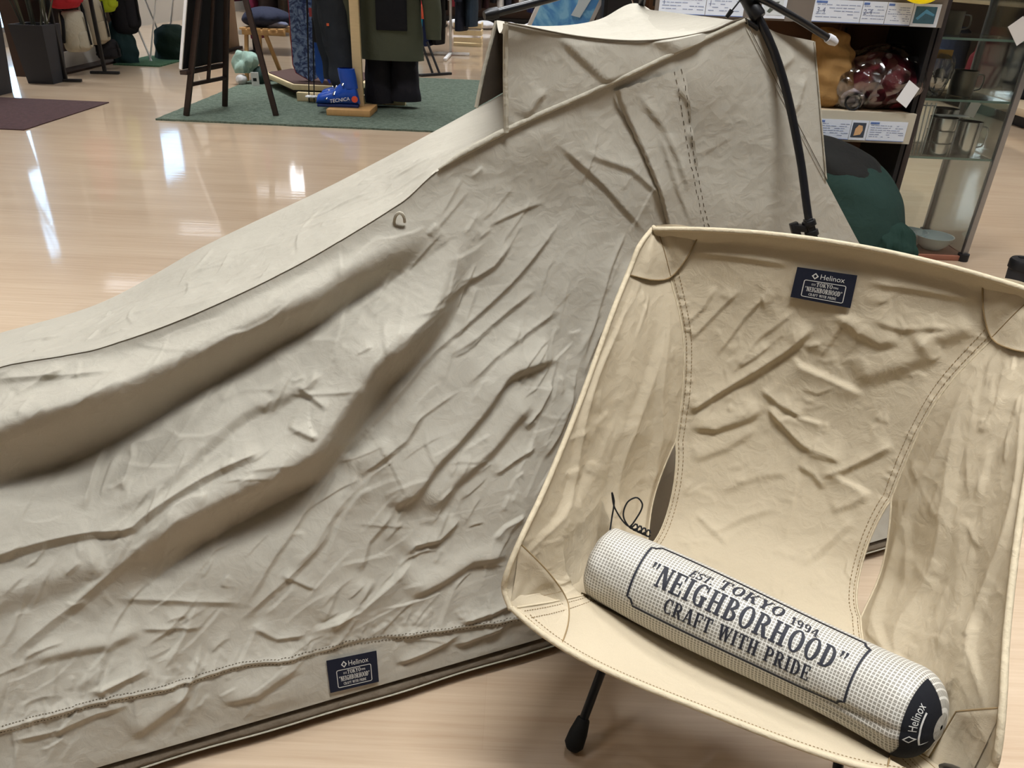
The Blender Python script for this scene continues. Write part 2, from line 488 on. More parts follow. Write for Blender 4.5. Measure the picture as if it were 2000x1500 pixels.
def glyph(ch):
    g = Glyphs(); T = .15; t = .07; W = .56
    def stem(x, y0=0, y1=1, serif=True, w=T):
        g.r(x, y0, x + w, y1)
        if serif:
            e = .055
            if y0 == 0: g.r(x - e, 0, x + w + e, t)
            if y1 == 1: g.r(x - e, 1 - t, x + w + e, 1)
    def diag(x0, y0, x1, y1, w):
        g.quad([(x0, y0), (x0 + w, y0), (x1 + w, y1), (x1, y1)])
    if ch == 'N':
        stem(.06, w=.09); g.r(.42, 0, .51, 1); g.r(.365, 1 - t, .565, 1); diag(.38, 0, .06, 1, .17); W = .57
    elif ch == 'E':
        stem(.06); g.r(.06, 0, .48, t); g.r(.06, 1 - t, .48, 1); g.r(.06, .47, .38, .47 + t)
        g.r(.42, 0, .49, .28); g.r(.42, .72, .49, 1); g.r(.33, .37, .39, .64); W = .53
    elif ch == 'F':
        stem(.06); g.r(.06, 1 - t, .48, 1); g.r(.06, .47, .38, .47 + t); g.r(.42, .72, .49, 1); g.r(.33, .37, .39, .64); W = .51
    elif ch == 'I':
        stem(.06); W = .29
    elif ch == '1':
        stem(.12); g.quad([(.02, .72), (.12, .8), (.12, 1), (.02, .82)]); W = .35
    elif ch == 'H':
        stem(.06); stem(.38); g.r(.2, .46, .4, .46 + t); W = .61
    elif ch == 'T':
        stem(.2, 0, .98); g.r(.02, 1 - t, .55, 1); g.r(.02, .7, .09, 1); g.r(.48, .7, .55, 1); W = .57
    elif ch == 'O':
        g.arc(.3, .5, .28, .51, T, t, 0, 360, 28); W = .6
    elif ch == '0':
        g.arc(.25, .5, .23, .51, T, t, 0, 360, 28); W = .5
    elif ch == 'D':
        stem(.06); g.arc(.2, .5, .34, .5, T, t, -90, 90, 16); W = .57
    elif ch == 'B':
        stem(.06); g.arc(.22, .75, .26, .25, .15, t, -90, 90); g.arc(.22, .26, .3, .26, T, t, -90, 90); W = .55
    elif ch == 'P':
        stem(.06); g.arc(.22, .72, .3, .28, T, t, -90, 90); W = .54
    elif ch == 'R':
        stem(.06); g.arc(.22, .73, .29, .27, T, t, -90, 90); diag(.4, 0, .24, .48, .16); g.r(.4, 0, .62, t); W = .61
    elif ch == 'G':
        g.arc(.3, .5, .28, .51, T, t, 50, 310, 24); g.r(.36, .0, .52, .45); g.r(.3, .4, .58, .4 + t); g.r(.46, .7, .53, 1); W = .6
    elif ch == 'C':
        g.arc(.3, .5, .28, .51, T, t, 50, 310, 24); g.r(.46, .66, .53, 1); g.r(.46, 0, .53, .25); W = .57
    elif ch == 'S':
        g.arc(.26, .74, .24, .27, .14, t, 30, 270); g.arc(.26, .26, .25, .27, .15, t, -150, 90); g.r(.43, .7, .49, 1); g.r(.02, 0, .08, .3); W = .53
    elif ch == 'K':
        stem(.06); diag(.2, .4, .46, 1, .08); diag(.42, 0, .26, .55, .16); g.r(.38, 1 - t, .6, 1); g.r(.38, 0, .64, t); W = .62
    elif ch == 'Y':
        stem(.22, 0, .48); diag(.22, .42, .04, 1, .17); diag(.3, .42, .47, 1, .08); g.r(-.02, 1 - t, .26, 1); g.r(.42, 1 - t, .6, 1); g.r(.165, 0, .445, t); W = .58
    elif ch == 'A':
        diag(.06, 0, .27, 1, .08); diag(.42, 0, .26, 1, .17); g.r(.17, .28, .46, .28 + t); g.r(.0, 0, .2, t); g.r(.36, 0, .64, t); W = .64
    elif ch == 'W':
        diag(.18, 0, .04, 1, .15); diag(.2, 0, .36, 1, .07); diag(.5, 0, .34, 1, .15); diag(.52, 0, .7, 1, .07)
        g.r(-.02, 1 - t, .24, 1); g.r(.28, 1 - t, .54, 1); g.r(.64, 1 - t, .82, 1); W = .82
    elif ch == '9':
        g.arc(.26, .7, .24, .31, .15, t, 0, 360, 24); g.arc(.26, .5, .24, .51, .15, t, -120, 10); W = .52
    elif ch == '4':
        stem(.3, 0, 1, False); g.r(.22, 0, .54, t); diag(.02, .28, .3, 1, .09); g.r(.02, .25, .55, .25 + t); W = .57
    elif ch == '.':
        g.r(.05, 0, .2, .15); W = .26
    elif ch == '-':
        g.r(.05, .42, .3, .5); W = .34
    elif ch == '"':
        for x in (.02, .2):
            g.r(x, .86, x + .11, 1); diag(x, .7, x + .03, .88, .06)
        W = .36
    else:
        W = .3
    return g.v, g.f, W

def serif_text(txt, size=1.0, space=.05, squeeze=1.0):
    v = []; f = []; x = 0
    for ch in txt:
        gv, gf, w = glyph(ch)
        k = len(v)
        v += [((p[0] + x) * squeeze * size, p[1] * size) for p in gv]
        f += [[i + k for i in q] for q in gf]
        x += w + space
    return np.array(v).reshape(-1, 2), f, (x - space) * squeeze * size

def line2d(pts, w, closed=True):
    """ribbon outline of width w around a 2D path"""
    P = np.asarray(pts, float); n = len(P)
    v = []; f = []
    for i in range(n):
        a = P[(i - 1) % n] if closed or i else P[i]
        b = P[(i + 1) % n] if closed or i < n - 1 else P[i]
        d = b - a; d /= np.linalg.norm(d); nn = np.array([-d[1], d[0]])
        v += [P[i] + nn * w / 2, P[i] - nn * w / 2]
    for i in range(n if closed else n - 1):
        j = (i + 1) % n
        f.append([2 * i, 2 * j, 2 * j + 1, 2 * i + 1])
    return np.array(v), f

def merge2d(items):
    v = []; f = []
    for a, b in items:
        k = len(v); v += [tuple(p) for p in a]; f += [[i + k for i in q] for q in b]
    return np.array(v), f

def label_print():
    """the print of the woven label in a 0..1 x 0..0.66 field"""
    it = []
    it.append(line2d([(.285, .525), (.33, .58), (.375, .525), (.33, .47)], .028))
    v, f = text_mesh('Helinox', .15)
    v = v - v.min(0); v = v * [.40 / v[:, 0].max(), 1]
    it.append((v + [.42, .475], f))
    r = .03; x0, x1, y0, y1 = .17, .86, .07, .42
    box = []
    for cx, cy, a in ((x1 - r, y1 - r, 0), (x0 + r, y1 - r, 90), (x0 + r, y0 + r, 180), (x1 - r, y0 + r, 270)):
        for q in range(0, 91, 30):
            box.append((cx + r * math.cos(math.radians(a + q)), cy + r * math.sin(math.radians(a + q))))
    it.append(line2d(box, .014))
    v, f, w = serif_text('TOKYO', .085); it.append((v + [.515 - w / 2, .315], f))
    v, f, w = serif_text('EST.', .04); it.append((v + [.30, .325], f))
    v, f, w = serif_text('1994', .04); it.append((v + [.66, .325], f))
    v, f, w = serif_text('"NEIGHBORHOOD"', .1, .04, .98); v = v * [.62 / w, 1]; it.append((v + [.515 - .31, .19], f))
    v, f, w = serif_text('CRAFT WITH PRIDE', .055, .05); v = v * [.46 / w, 1]; it.append((v + [.515 - .23, .105], f))
    return merge2d(it)

LABEL2D = label_print()

def label_patch(parent, name, corner, off, warp=None):
    """woven label sewn on: corner = 4 world points (top-left, top-right, bottom-right, bottom-left), off = outward unit vector"""
    TL, TR, BR, BL = [np.array(c, float) for c in corner]
    off = np.array(off, float)
    def P(u, v):
        u = np.asarray(u)[..., None]; v = np.asarray(v)[..., None]
        q = (BL * (1 - u) + BR * u) * (1 - v) + (TL * (1 - u) + TR * u) * v
        if warp is not None: q = q + warp(u, v) * off
        return q
    n = 17
    U, V = np.meshgrid(np.linspace(0, 1, n), np.linspace(0, 1, n), indexing='ij')
    q = P(U, V)
    top = q + off * 0.0022
    me = grid_mesh(top)
    bm = bmesh.new(); bm.from_mesh(me)
    bmesh.ops.recalc_face_normals(bm, faces=bm.faces)
    if bm.faces[:][0].normal.dot(Vector(off)) < 0: bmesh.ops.reverse_faces(bm, faces=bm.faces)
    ret = bmesh.ops.extrude_face_region(bm, geom=bm.faces[:])
    bmesh.ops.translate(bm, verts=[e for e in ret['geom'] if isinstance(e, bmesh.types.BMVert)], vec=Vector(off) * 0.0009)
    bmesh.ops.recalc_face_normals(bm, faces=bm.faces)
    bm.to_mesh(me); bm.free()
    lab = link(name, me, parent, M_NAVY, True, angle=40)
    lab['label'] = 'navy woven label with white lettering in a rounded frame'
    v, f = LABEL2D
    w = P(v[:, 0], v[:, 1] / .66) + off * 0.0036
    pr = link('lettering', mesh_py(w, f), lab, M_THREADWHITE)
    pr['label'] = 'white woven lettering'
    return lab

# ================================================================ the tent
# tent frame: s along the tent (towards the head end), o across it (away from the camera), z up
T_ORG = np.array([0.060, 0.894]); T_A = np.array([0.91787, 0.39687]); T_N = np.array([-0.39687, 0.91787])

def tent_xyz(s, o, z):
    s, o, z = np.broadcast_arrays(np.asarray(s, float), np.asarray(o, float), np.asarray(z, float))
    return np.stack([T_ORG[0] + T_A[0] * s + T_N[0] * o, T_ORG[1] + T_A[1] * s + T_N[1] * o, z], -1)

RIDGE_NEAR = [(-1.25, .22, .36), (-.95, .24, .47), (-.67, .25, .523), (-.547, .225, .545), (-.35, .2, .617), (-.155, .2, .712),
              (-.097, .2, .757), (-.006, .2, .801), (.1, .2, .842), (.22, .2, .888), (.359, .2, .942)]
RIDGE_FAR = [(-1.25, .48, .34), (-.95, .48, .43), (-.712, .475, .479), (-.565, .475, .512), (-.403, .475, .589), (-.185, .475, .678),
             (.053, .475, .787), (.2, .48, .86), (.351, .5, .943)]
NC, NW, NT, NF = 980, 470, 130, 40      # columns; rows of near wall, top, far wall

def tent_base():
    c = np.linspace(0, 1, NC)
    rn = spline(RIDGE_NEAR, c); rf = spline(RIDGE_FAR, c)
    sb = rn[:, 0] + 0.72 * smooth01((c - .25) / .75) * np.linspace(0, 1, NC)
    w = np.linspace(0, 1, NW)[None, :]
    z0 = 0.045
    sag = (0.018 + 0.035 * smooth01((c - .6) / .25) * (1 - smooth01((c - .85) / .15)))[:, None]
    s = sb[:, None] * (1 - w) + rn[:, 0][:, None] * w
    pw = (1.55 - .55 * smooth01((c - .62) / .16))[:, None]      # the low foot part is rounded over its ridge
    o = rn[:, 1][:, None] * w ** pw + sag * 4 * w * (1 - w)
    z = z0 * (1 - w) + rn[:, 2][:, None] * w
    near = np.stack([s, o, z], -1)
    v = np.linspace(0, 1, NT)[None, :, None]
    top = rn[:, None, :] * (1 - v) + rf[:, None, :] * v
    g = np.linspace(0, 1, NF)[None, :]
    far = np.stack([rf[:, 0][:, None] * (1 - g) + sb[:, None] * g, rf[:, 1][:, None] + (0.70 - rf[:, 1][:, None]) * g,
                    rf[:, 2][:, None] * (1 - g) + z0 * g], -1)
    return near, top, far

TENT_FOLDS = [
    (0.058, 0.046, 0.046, 0.24, [(-0.823, 0.41), (-0.683, 0.448), (-0.621, 0.463), (-0.543, 0.493), (-0.471, 0.529), (-0.403, 0.561), (-0.341, 0.591), (-0.287, 0.612), (-0.259, 0.629), (-0.216, 0.649), (-0.173, 0.667), (-0.144, 0.681), (-0.115, 0.697), (-0.084, 0.72)]),
    (0.046, 0.048, 0.044, 0.3, [(-0.646, 0.246), (-0.599, 0.274), (-0.559, 0.302), (-0.503, 0.332), (-0.443, 0.357), (-0.38, 0.379), (-0.324, 0.4), (-0.301, 0.417), (-0.278, 0.441), (-0.245, 0.479), (-0.22, 0.508), (-0.174, 0.537), (-0.134, 0.57), (-0.112, 0.602), (-0.093, 0.641), (-0.077, 0.675), (-0.064, 0.702)]),
    (0.012199999999999999, 0.04, 0.009, 0.06, [(-0.758, 0.314), (-0.702, 0.323), (-0.654, 0.33), (-0.595, 0.335), (-0.546, 0.335), (-0.526, 0.347), (-0.493, 0.365), (-0.438, 0.391), (-0.368, 0.415)]),
    (0.012199999999999999, 0.03, 0.028, 0.1, [(-0.754, 0.273), (-0.709, 0.281), (-0.644, 0.29), (-0.58, 0.304)]),
    (0.0068, 0.02, 0.01, 0.2, [(-0.715, 0.207), (-0.665, 0.237), (-0.62, 0.26), (-0.573, 0.289), (-0.525, 0.319)]),
    (0.0095, 0.03, 0.016, 0.2, [(-0.594, 0.346), (-0.493, 0.39), (-0.444, 0.425), (-0.387, 0.465), (-0.359, 0.473), (-0.318, 0.489), (-0.312, 0.489), (-0.277, 0.515)]),
    (0.0060999999999999995, 0.025, 0.007, 0.1, [(-0.442, 0.206), (-0.418, 0.225), (-0.384, 0.267), (-0.352, 0.3), (-0.311, 0.349), (-0.279, 0.379), (-0.255, 0.404), (-0.183, 0.465), (-0.125, 0.515), (-0.06, 0.554), (0.01, 0.602), (0.054, 0.642), (0.095, 0.682)]),
    (0.0054, 0.02, 0.008, 0.2, [(-0.361, 0.249), (-0.328, 0.274), (-0.296, 0.312), (-0.263, 0.342)]),
    (0.0054, 0.02, 0.008, 0.2, [(-0.438, 0.19), (-0.414, 0.21), (-0.368, 0.24), (-0.321, 0.274), (-0.289, 0.31)]),
    (0.0162, 0.04, 0.014, 0.12, [(-0.225, 0.319), (-0.185, 0.325), (-0.143, 0.366), (-0.1, 0.396), (-0.056, 0.432), (-0.022, 0.466), (0.028, 0.474), (0.074, 0.477)]),
    (0.0135, 0.035, 0.018, 0.15, [(-0.165, 0.289), (-0.122, 0.333), (-0.102, 0.344), (-0.053, 0.373), (-0.017, 0.401), (0.023, 0.426)]),
    (0.0095, 0.02, 0.008, 0.2, [(-0.202, 0.235), (-0.185, 0.251), (-0.147, 0.253), (-0.113, 0.278)]),
    (0.0081, 0.015, 0.006, 0.2, [(-0.002, 0.383), (0.03, 0.406), (0.05, 0.433), (0.048, 0.447)]),
    (0.0095, 0.03, 0.009, 0.2, [(-0.186, 0.23), (-0.221, 0.204), (-0.278, 0.171), (-0.351, 0.155)]),
    (0.0068, 0.015, 0.005, 0.2, [(-0.006, 0.258), (-0.046, 0.248), (-0.067, 0.233)]),
    (0.012199999999999999, 0.025, 0.015, 0.2, [(-0.209, 0.178), (-0.153, 0.192), (-0.103, 0.212), (-0.036, 0.205)]),
    (0.0108, 0.015, 0.01, 0.2, [(-0.134, 0.119), (-0.076, 0.122), (-0.024, 0.13)]),
    (0.0045, 0.035, 0.007, 0.25, [(0.063, 0.791), (0.101, 0.762), (0.155, 0.718), (0.186, 0.687), (0.239, 0.639)]),
    (0.004, 0.02, 0.008, 0.25, [(0.107, 0.772), (0.194, 0.742), (0.242, 0.706), (0.264, 0.671)]),
    (0.0054, 0.012, 0.006, 0.2, [(0.11, 0.45), (0.131, 0.493), (0.151, 0.545), (0.169, 0.598), (0.201, 0.657)]),
    (0.0054, 0.012, 0.006, 0.2, [(0.113, 0.434), (0.144, 0.483), (0.179, 0.534), (0.208, 0.611)]),
    (0.0054, 0.012, 0.008, 0.2, [(-0.585, 0.254), (-0.508, 0.238), (-0.428, 0.218)]),
    (0.0040999999999999995, 0.012, 0.006, 0.2, [(-0.563, 0.212), (-0.481, 0.197)]),
    (0.0081, 0.015, 0.012, 0.2, [(-0.694, 0.202), (-0.635, 0.204), (-0.598, 0.202), (-0.555, 0.213)]),
    (0.0040999999999999995, 0.015, 0.005, 0.2, [(-0.59, 0.204), (-0.613, 0.183), (-0.645, 0.153)]),
    (0.0040999999999999995, 0.015, 0.005, 0.2, [(-0.481, 0.237), (-0.508, 0.193), (-0.544, 0.15)]),
    (0.0081, 0.012, 0.009, 0.2, [(-0.625, 0.146), (-0.59, 0.155), (-0.557, 0.162)]),
    (0.0054, 0.012, 0.007, 0.2, [(-0.424, 0.186), (-0.394, 0.161), (-0.351, 0.156)]),
    (0.0054, 0.015, 0.006, 0.2, [(-0.684, 0.511), (-0.637, 0.511), (-0.595, 0.512), (-0.521, 0.518)]),
    (0.0054, 0.012, 0.006, 0.2, [(-0.654, 0.486), (-0.613, 0.511), (-0.587, 0.521)]),
    (0.0054, 0.015, 0.006, 0.2, [(-0.6, 0.358), (-0.581, 0.415), (-0.571, 0.439)]),
    (0.0054, 0.015, 0.006, 0.2, [(-0.549, 0.377), (-0.535, 0.419), (-0.535, 0.437)]),
    (0.0068, 0.015, 0.006, 0.2, [(-0.288, 0.51), (-0.304, 0.488), (-0.311, 0.486), (-0.282, 0.456)]),
    (0.0068, 0.02, 0.007, 0.2, [(-0.337, 0.442), (-0.307, 0.425), (-0.3, 0.43)]),
    (0.0054, 0.015, 0.007, 0.2, [(-0.269, 0.227), (-0.251, 0.268), (-0.21, 0.304)]),
    (0.0068, 0.02, 0.008, 0.2, [(-0.323, 0.155), (-0.276, 0.182), (-0.25, 0.215)]),
    (0.0040999999999999995, 0.012, 0.005, 0.2, [(-0.376, 0.248), (-0.33, 0.216)]),
    (0.0054, 0.02, 0.008, 0.2, [(-0.118, 0.576), (-0.078, 0.598), (-0.028, 0.621), (0.005, 0.654)]),
    (0.0054, 0.018, 0.008, 0.2, [(-0.11, 0.505), (-0.062, 0.525), (-0.009, 0.555), (0.045, 0.582)]),
    (0.0054, 0.018, 0.008, 0.2, [(-0.092, 0.459), (-0.039, 0.494), (0.03, 0.525), (0.087, 0.547)]),
    (0.0068, 0.018, 0.008, 0.2, [(-0.253, 0.362), (-0.222, 0.379), (-0.182, 0.402), (-0.15, 0.439)]),
    (0.0081, 0.02, 0.008, 0.2, [(0.029, 0.33), (0.06, 0.361), (0.083, 0.395), (0.097, 0.422)]),
    (0.0068, 0.018, 0.008, 0.2, [(-0.059, 0.328), (-0.023, 0.342), (0.023, 0.355)]),
    (0.0081, 0.02, 0.012, 0.25, [(-0.198, 0.404), (-0.256, 0.384), (-0.278, 0.384)]),
    (0.0068, 0.018, 0.008, 0.2, [(-0.733, 0.113), (-0.681, 0.111), (-0.626, 0.121), (-0.584, 0.122)]),
    (0.0081, 0.025, 0.014, 0.25, [(-0.486, 0.093), (-0.432, 0.091), (-0.386, 0.111), (-0.358, 0.11)]),
    (0.0095, 0.025, 0.014, 0.25, [(-0.598, 0.076), (-0.543, 0.103), (-0.513, 0.124)]),
    (0.0081, 0.02, 0.01, 0.25, [(-0.242, 0.075), (-0.187, 0.083), (-0.127, 0.097)]),
    (0.0081, 0.02, 0.01, 0.25, [(-0.147, 0.08), (-0.096, 0.084), (-0.044, 0.091)]),
    (0.0068, 0.014, 0.007, 0.02, [(-0.802, 0.125), (-0.762, 0.129), (-0.701, 0.132), (-0.617, 0.136), (-0.543, 0.132), (-0.492, 0.134), (-0.438, 0.137), (-0.384, 0.129), (-0.327, 0.127), (-0.289, 0.129), (-0.222, 0.12), (-0.137, 0.111), (-0.034, 0.097), (0.029, 0.093), (0.142, 0.087)]),
]


def build_tent():
    near, top, far = tent_base()
    root = thing('cot_tent', 'khaki one-person cloth tent with a raised head end standing behind the camp chair', 'tent', (-.1, 1.1, 0))
    # height field of the folds over the unrolled cloth (near wall, then top panel)
    X = np.concatenate([near[..., 0], top[:, 1:, 0]], 1)
    across = np.linspace(0, 1, NT)[None, 1:] * 0.27
    Y = np.concatenate([near[..., 2], near[:, -1:, 2] + across], 1)
    Hh = np.zeros_like(X)
    w = np.concatenate([np.linspace(0, 1, NW), 1 + np.linspace(0, 1, NT)[1:]])[None, :]
    for A, wu, wd, tp, pts in TENT_FOLDS[:2]:
        fold(Hh, X, Y, pts, A, wu, wd, tp, .55)
    Hh *= 1 - smooth01((w - .86) / .14)
    for A, wu, wd, tp, pts in TENT_FOLDS[2:]:
        fold(Hh, X, Y, pts, A, wu, wd, tp)
    rng = random.Random(7)
    for i in range(950):
        s = rng.uniform(-.9, .35); 
        rid = float(np.interp(s, [r[0] for r in RIDGE_NEAR], [r[2] for r in RIDGE_NEAR]))
        y = rng.uniform(.09, rid + .2)
        on_top = y > rid
        smoothhead = s > -.02 and y > .55
        if smoothhead and rng.random() < .85: continue
        ang = rng.gauss(.8, .38) if not on_top else rng.gauss(.4, .4)
        if rng.random() < .5: ang += math.pi
        L = rng.uniform(.02, .11)
        bend = rng.gauss(0, .5)
        p = [(s, y)]
        for k in range(3):
            p.append((p[-1][0] + math.cos(ang) * L / 3, p[-1][1] + math.sin(ang) * L / 3)); ang += bend / 3
        a = rng.uniform(.0008, .0034) * (.8 if on_top else 1) * (.5 if smoothhead else 1)
        fold(Hh, X, Y, p, a, rng.uniform(.005, .015), rng.uniform(.0025, .006), .3)
    # puckers along the two rows of stitching of the hem
    for i in range(170):
        s = rng.uniform(-.85, .3); y = float(np.interp(s, [q[0] for q in TENT_FOLDS[-1][4]], [q[1] for q in TENT_FOLDS[-1][4]])) + rng.gauss(0, .012)
        a = rng.uniform(1.0, 2.1)
        fold(Hh, X, Y, [(s, y), (s + math.cos(a) * .022, y + math.sin(a) * .022)], rng.uniform(.0008, .0022), .006, .003, .3)
    # long soft waves
    Hh += 0.004 * np.sin(X * 21 + Y * 9) * np.sin(Y * 26 - X * 7)
    Hh *= smooth01(w / .05) * (1 - smooth01((w - 1.85) / .15)) * (1 - .8 * np.exp(-((w - 1) / .02) ** 2))
    # the cloth is pulled taut at the head seam and under the label
    c = np.linspace(0, 1, NC)[:, None]
    Hh *= 1 - smooth01((c - .93) / .07)
    lm = np.exp(-(np.maximum(np.abs(X + .295) - .045, 0) / .02) ** 2 - (np.maximum(np.abs(Y - 0.083) - .034, 0) / .015) ** 2)
    Hh *= 1 - .93 * lm
    strip = np.concatenate([near, top[:, 1:]], 1)
    P = tent_xyz(strip[..., 0], strip[..., 1], strip[..., 2])
    n = normals(P)
    if n[NC // 2, NW // 2, 1] > 0: n = -n
    n = n + np.array([0, 0, .15]); n /= np.linalg.norm(n, axis=2, keepdims=True)
    D = P + n * Hh[..., None]
    wall = link('side_wall', grid_mesh(D[:, :NW]), root, M_TENT, True)
    tp_ = link('top_panel', grid_mesh(D[:, NW - 1:]), root, M_TENT, True)
    F = tent_xyz(far[..., 0], far[..., 1], far[..., 2])
    link('far_wall', grid_mesh(F), root, M_TENT, True)
    v = np.linspace(0, 1, 20)[None, :, None]
    # end walls: between the near and the far outline
    def end(i):
        a = np.concatenate([P[i, :NW:8], P[i, NW - 1:NW]], 0); k = len(a)
        fr = far[i]; q = spline(fr[::-1], k)
        b = tent_xyz(q[:, 0], q[:, 1], q[:, 2])
        return a[:, None, :] * (1 - v) + b[:, None, :] * v
    link('foot_wall', grid_mesh(end(0)), root, M_TENT, True)
    link('head_wall', grid_mesh(end(NC - 1)), root, M_TENT, True)
    # roof of the head end and the two awnings
    ne = spline([(-.011, .2, .937), (.1, .2, .921), (.2, .2, .917), (.3, .2, .93), (.359, .2, .947), (.42, .2, .928), (.492, .2, .917)], 120)
    fe = spline([(.095, .5, .919), (.18, .5, .912), (.28, .5, .922), (.351, .5, .95), (.42, .5, .925), (.5, .5, .91)], 120)
    vv = np.linspace(0, 1, 50)[None, :, None]
    roof = ne[:, None, :] * (1 - vv) + fe[:, None, :] * vv
    roof[..., 2] -= .016 * 4 * vv[..., 0] * (1 - vv[..., 0])
    rr = tent_xyz(roof[..., 0], roof[..., 1], roof[..., 2])
    Hr = np.zeros(roof.shape[:2])
    for k in range(26):
        s = rng.uniform(0, .45); o = rng.uniform(.22, .48); a = rng.uniform(-.6, .9)
        fold(Hr, roof[..., 0], roof[..., 1], [(s, o), (s + math.cos(a) * .06, o + math.sin(a) * .06)], rng.uniform(.001, .0025), .012, .008, .3)
    rr[..., 2] += Hr
    link('canopy_roof', grid_mesh(rr), root, M_TENT, True)
    iapex = int(np.argmin(np.abs(ne[:, 0] - .359)))
    def awning(edge_top, edge_low, side, name, folds=()):
        k = 60; vv = np.linspace(0, 1, 50)[None, :, None]
        G = edge_low[:, None, :] * (1 - vv) + edge_top[:, None, :] * vv
        W3 = tent_xyz(G[..., 0], G[..., 1], G[..., 2])
        hh = np.zeros(G.shape[:2])
        for A, wu, wd, pts in folds: fold(hh, G[..., 0], G[..., 2], pts, A, wu, wd, .2)
        hh *= np.minimum(1, 8 * vv[..., 0] * (1 - vv[..., 0]))
        W3 = W3 - side * hh[..., None] * np.array([T_N[0], T_N[1], 0])
        return link(name, grid_mesh(W3), root, M_TENT, True)
    cs = np.linspace(0, 1, NC)
    rn = spline(RIDGE_NEAR, NC); rf = spline(RIDGE_FAR, NC)
    low = rn[np.argmin(np.abs(rn[:, 0] + .006)):]
    low = spline(low[::15].tolist() + [low[-1].tolist()], 80)
    topn = spline(ne[:iapex + 1:6].tolist(), 80)
    topn[-1] = low[-1]
    awning(topn, low - np.array([0, .004, 0]), 1, 'foot_awning',
           [(.0045, .035, .007, [(.06, .925), (.10, .895), (.135, .87), (.17, .855)]), (.005, .02, .008, [(.02, .815), (.035, .84), (.05, .855)]),
            (.006, .03, .02, [(.2, .93), (.25, .91), (.3, .915)])])
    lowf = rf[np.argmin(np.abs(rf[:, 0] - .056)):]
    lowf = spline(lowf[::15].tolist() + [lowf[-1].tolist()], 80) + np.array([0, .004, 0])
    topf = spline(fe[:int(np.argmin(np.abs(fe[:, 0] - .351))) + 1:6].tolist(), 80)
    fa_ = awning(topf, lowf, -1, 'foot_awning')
    fa_.data.materials.clear(); fa_.data.materials.append(M_INNERSHADE); fa_['label'] = 'inside of the far awning, coloured dark brown for its shade'  # far awning painted dark to stand for the shade under the roof
    # head awning hangs from roof edge to the head seam
    hs = near[-1]                                   # head seam, hem -> apex
    j = int(np.argmin(np.abs(hs[:, 2] - .716)))
    lowh = spline(hs[j:][::-10].tolist() + [hs[j].tolist()], 60) - np.array([0, .0005, 0])
    toph = spline(ne[iapex:].tolist(), 60)
    lowh[0] = toph[0]
    awning(toph, lowh, 1, 'head_awning', [(.004, .02, .008, [(.45, .80), (.47, .83), (.48, .87)]), (.004, .02, .01, [(.40, .84), (.43, .88), (.46, .90)])])
    hsf = np.stack([far[-1][:, 0], far[-1][:, 1], far[-1][:, 2]], -1)
    jf = int(np.argmin(np.abs(hsf[:, 2] - .716)))
    lowh2 = spline(hsf[:jf + 1].tolist(), 60)
    toph2 = spline(fe[int(np.argmin(np.abs(fe[:, 0] - .351))):].tolist(), 60)
    lowh2[0] = toph2[0]
    awning(toph2, lowh2, -1, 'head_awning')
    # binding along the awning seam, hems of the awning opening, stitching
    rw = tent_xyz(rn[:, 0], rn[:, 1] - .004, rn[:, 2])
    i0 = int(np.argmin(np.abs(rn[:, 0] + .10)))
    seam = [tuple(D[i, NW - 1] + np.array([0, -.002, .002])) for i in range(i0, NC, 4)]
    rad = [.0048 * min(1, .35 + k / 12) * (1 - .35 * k / len(seam)) for k in range(len(seam))]
    MB().tube(seam, rad, 10).build('seam_binding', M_TAPE, root, True)
    for nm, pts, r in (('awning_edge', [tent_xyz(-.011, .196, .935), tent_xyz(-.009, .196, .87), tent_xyz(-.006, .194, .802)], .0035),
                       ('awning_edge', [tent_xyz(.095, .5, .918), tent_xyz(.072, .49, .85), tent_xyz(.053, .476, .788)], .0035),
                       ('awning_edge', [tent_xyz(.492, .199, .916), tent_xyz(lowh[-1][0], lowh[-1][1] - .002, lowh[-1][2])], .0014)):
        MB().tube([tuple(p) for p in pts], r, 8).build(nm, M_TAPE, root, True)
    MB().tube([tuple(D[i, NW - 1] + n[i, NW - 1] * .0006) for i in range(60, i0, 2)], .0006, 5).build('ridge_stitching', M_THREAD, root)
    MB().tube([tuple(p) for p in tent_xyz(ne[:iapex, 0], ne[:iapex, 1] - .002, ne[:iapex, 2] - .001)], .0011, 5).build('roof_stitching', M_THREAD, root)
    MB().tube([tuple(p) for p in tent_xyz(lowh[:, 0], lowh[:, 1] - .003, lowh[:, 2])], .0006, 5).build('head_stitching', M_THREAD, root)
    # two stitch rows along the hem seam
    seamz = TENT_FOLDS[-1][4]
    for dz in (.004, -.004):
        m = MB()
        for i in range(200, 830, 2):
            zz = float(np.interp(near[i, 20, 0], [q[0] for q in seamz], [q[1] for q in seamz])) + dz
            jj = int(np.argmin(np.abs(near[i, :, 2] - zz)))
            i2 = i + 1
            jj2 = jj
            m.tube([tuple(D[i, jj] + n[i, jj] * .0004), tuple(D[i2, jj2] + n[i2, jj2] * .0004)], .0006, 4, False)
        m.build('hem_stitching', M_THREAD, root)
    # ground sheet showing below the hem
    k = 90
    ss = np.linspace(-1.27, 1.08, k)
    oo = .002 + .002 * np.sin(ss * 9) * np.sin(ss * 23 + 1)
    prof = [(.03, .046), (.006, .038), (-.004, .030), (-.003, .020), (.02, .016), (.68, .016), (.705, .022), (.71, .032), (.70, .04)]
    G = np.stack([tent_xyz(ss, oo + a, np.full(k, b)) for a, b in prof], 1)
    link('ground_sheet', grid_mesh(G), root, M_SHEET, True)
    MB().tube([tuple(p) for p in tent_xyz(ss, oo - .005, np.full(k, .022))], .0013, 6).build('sheet_piping', M_TAPE, root, True)
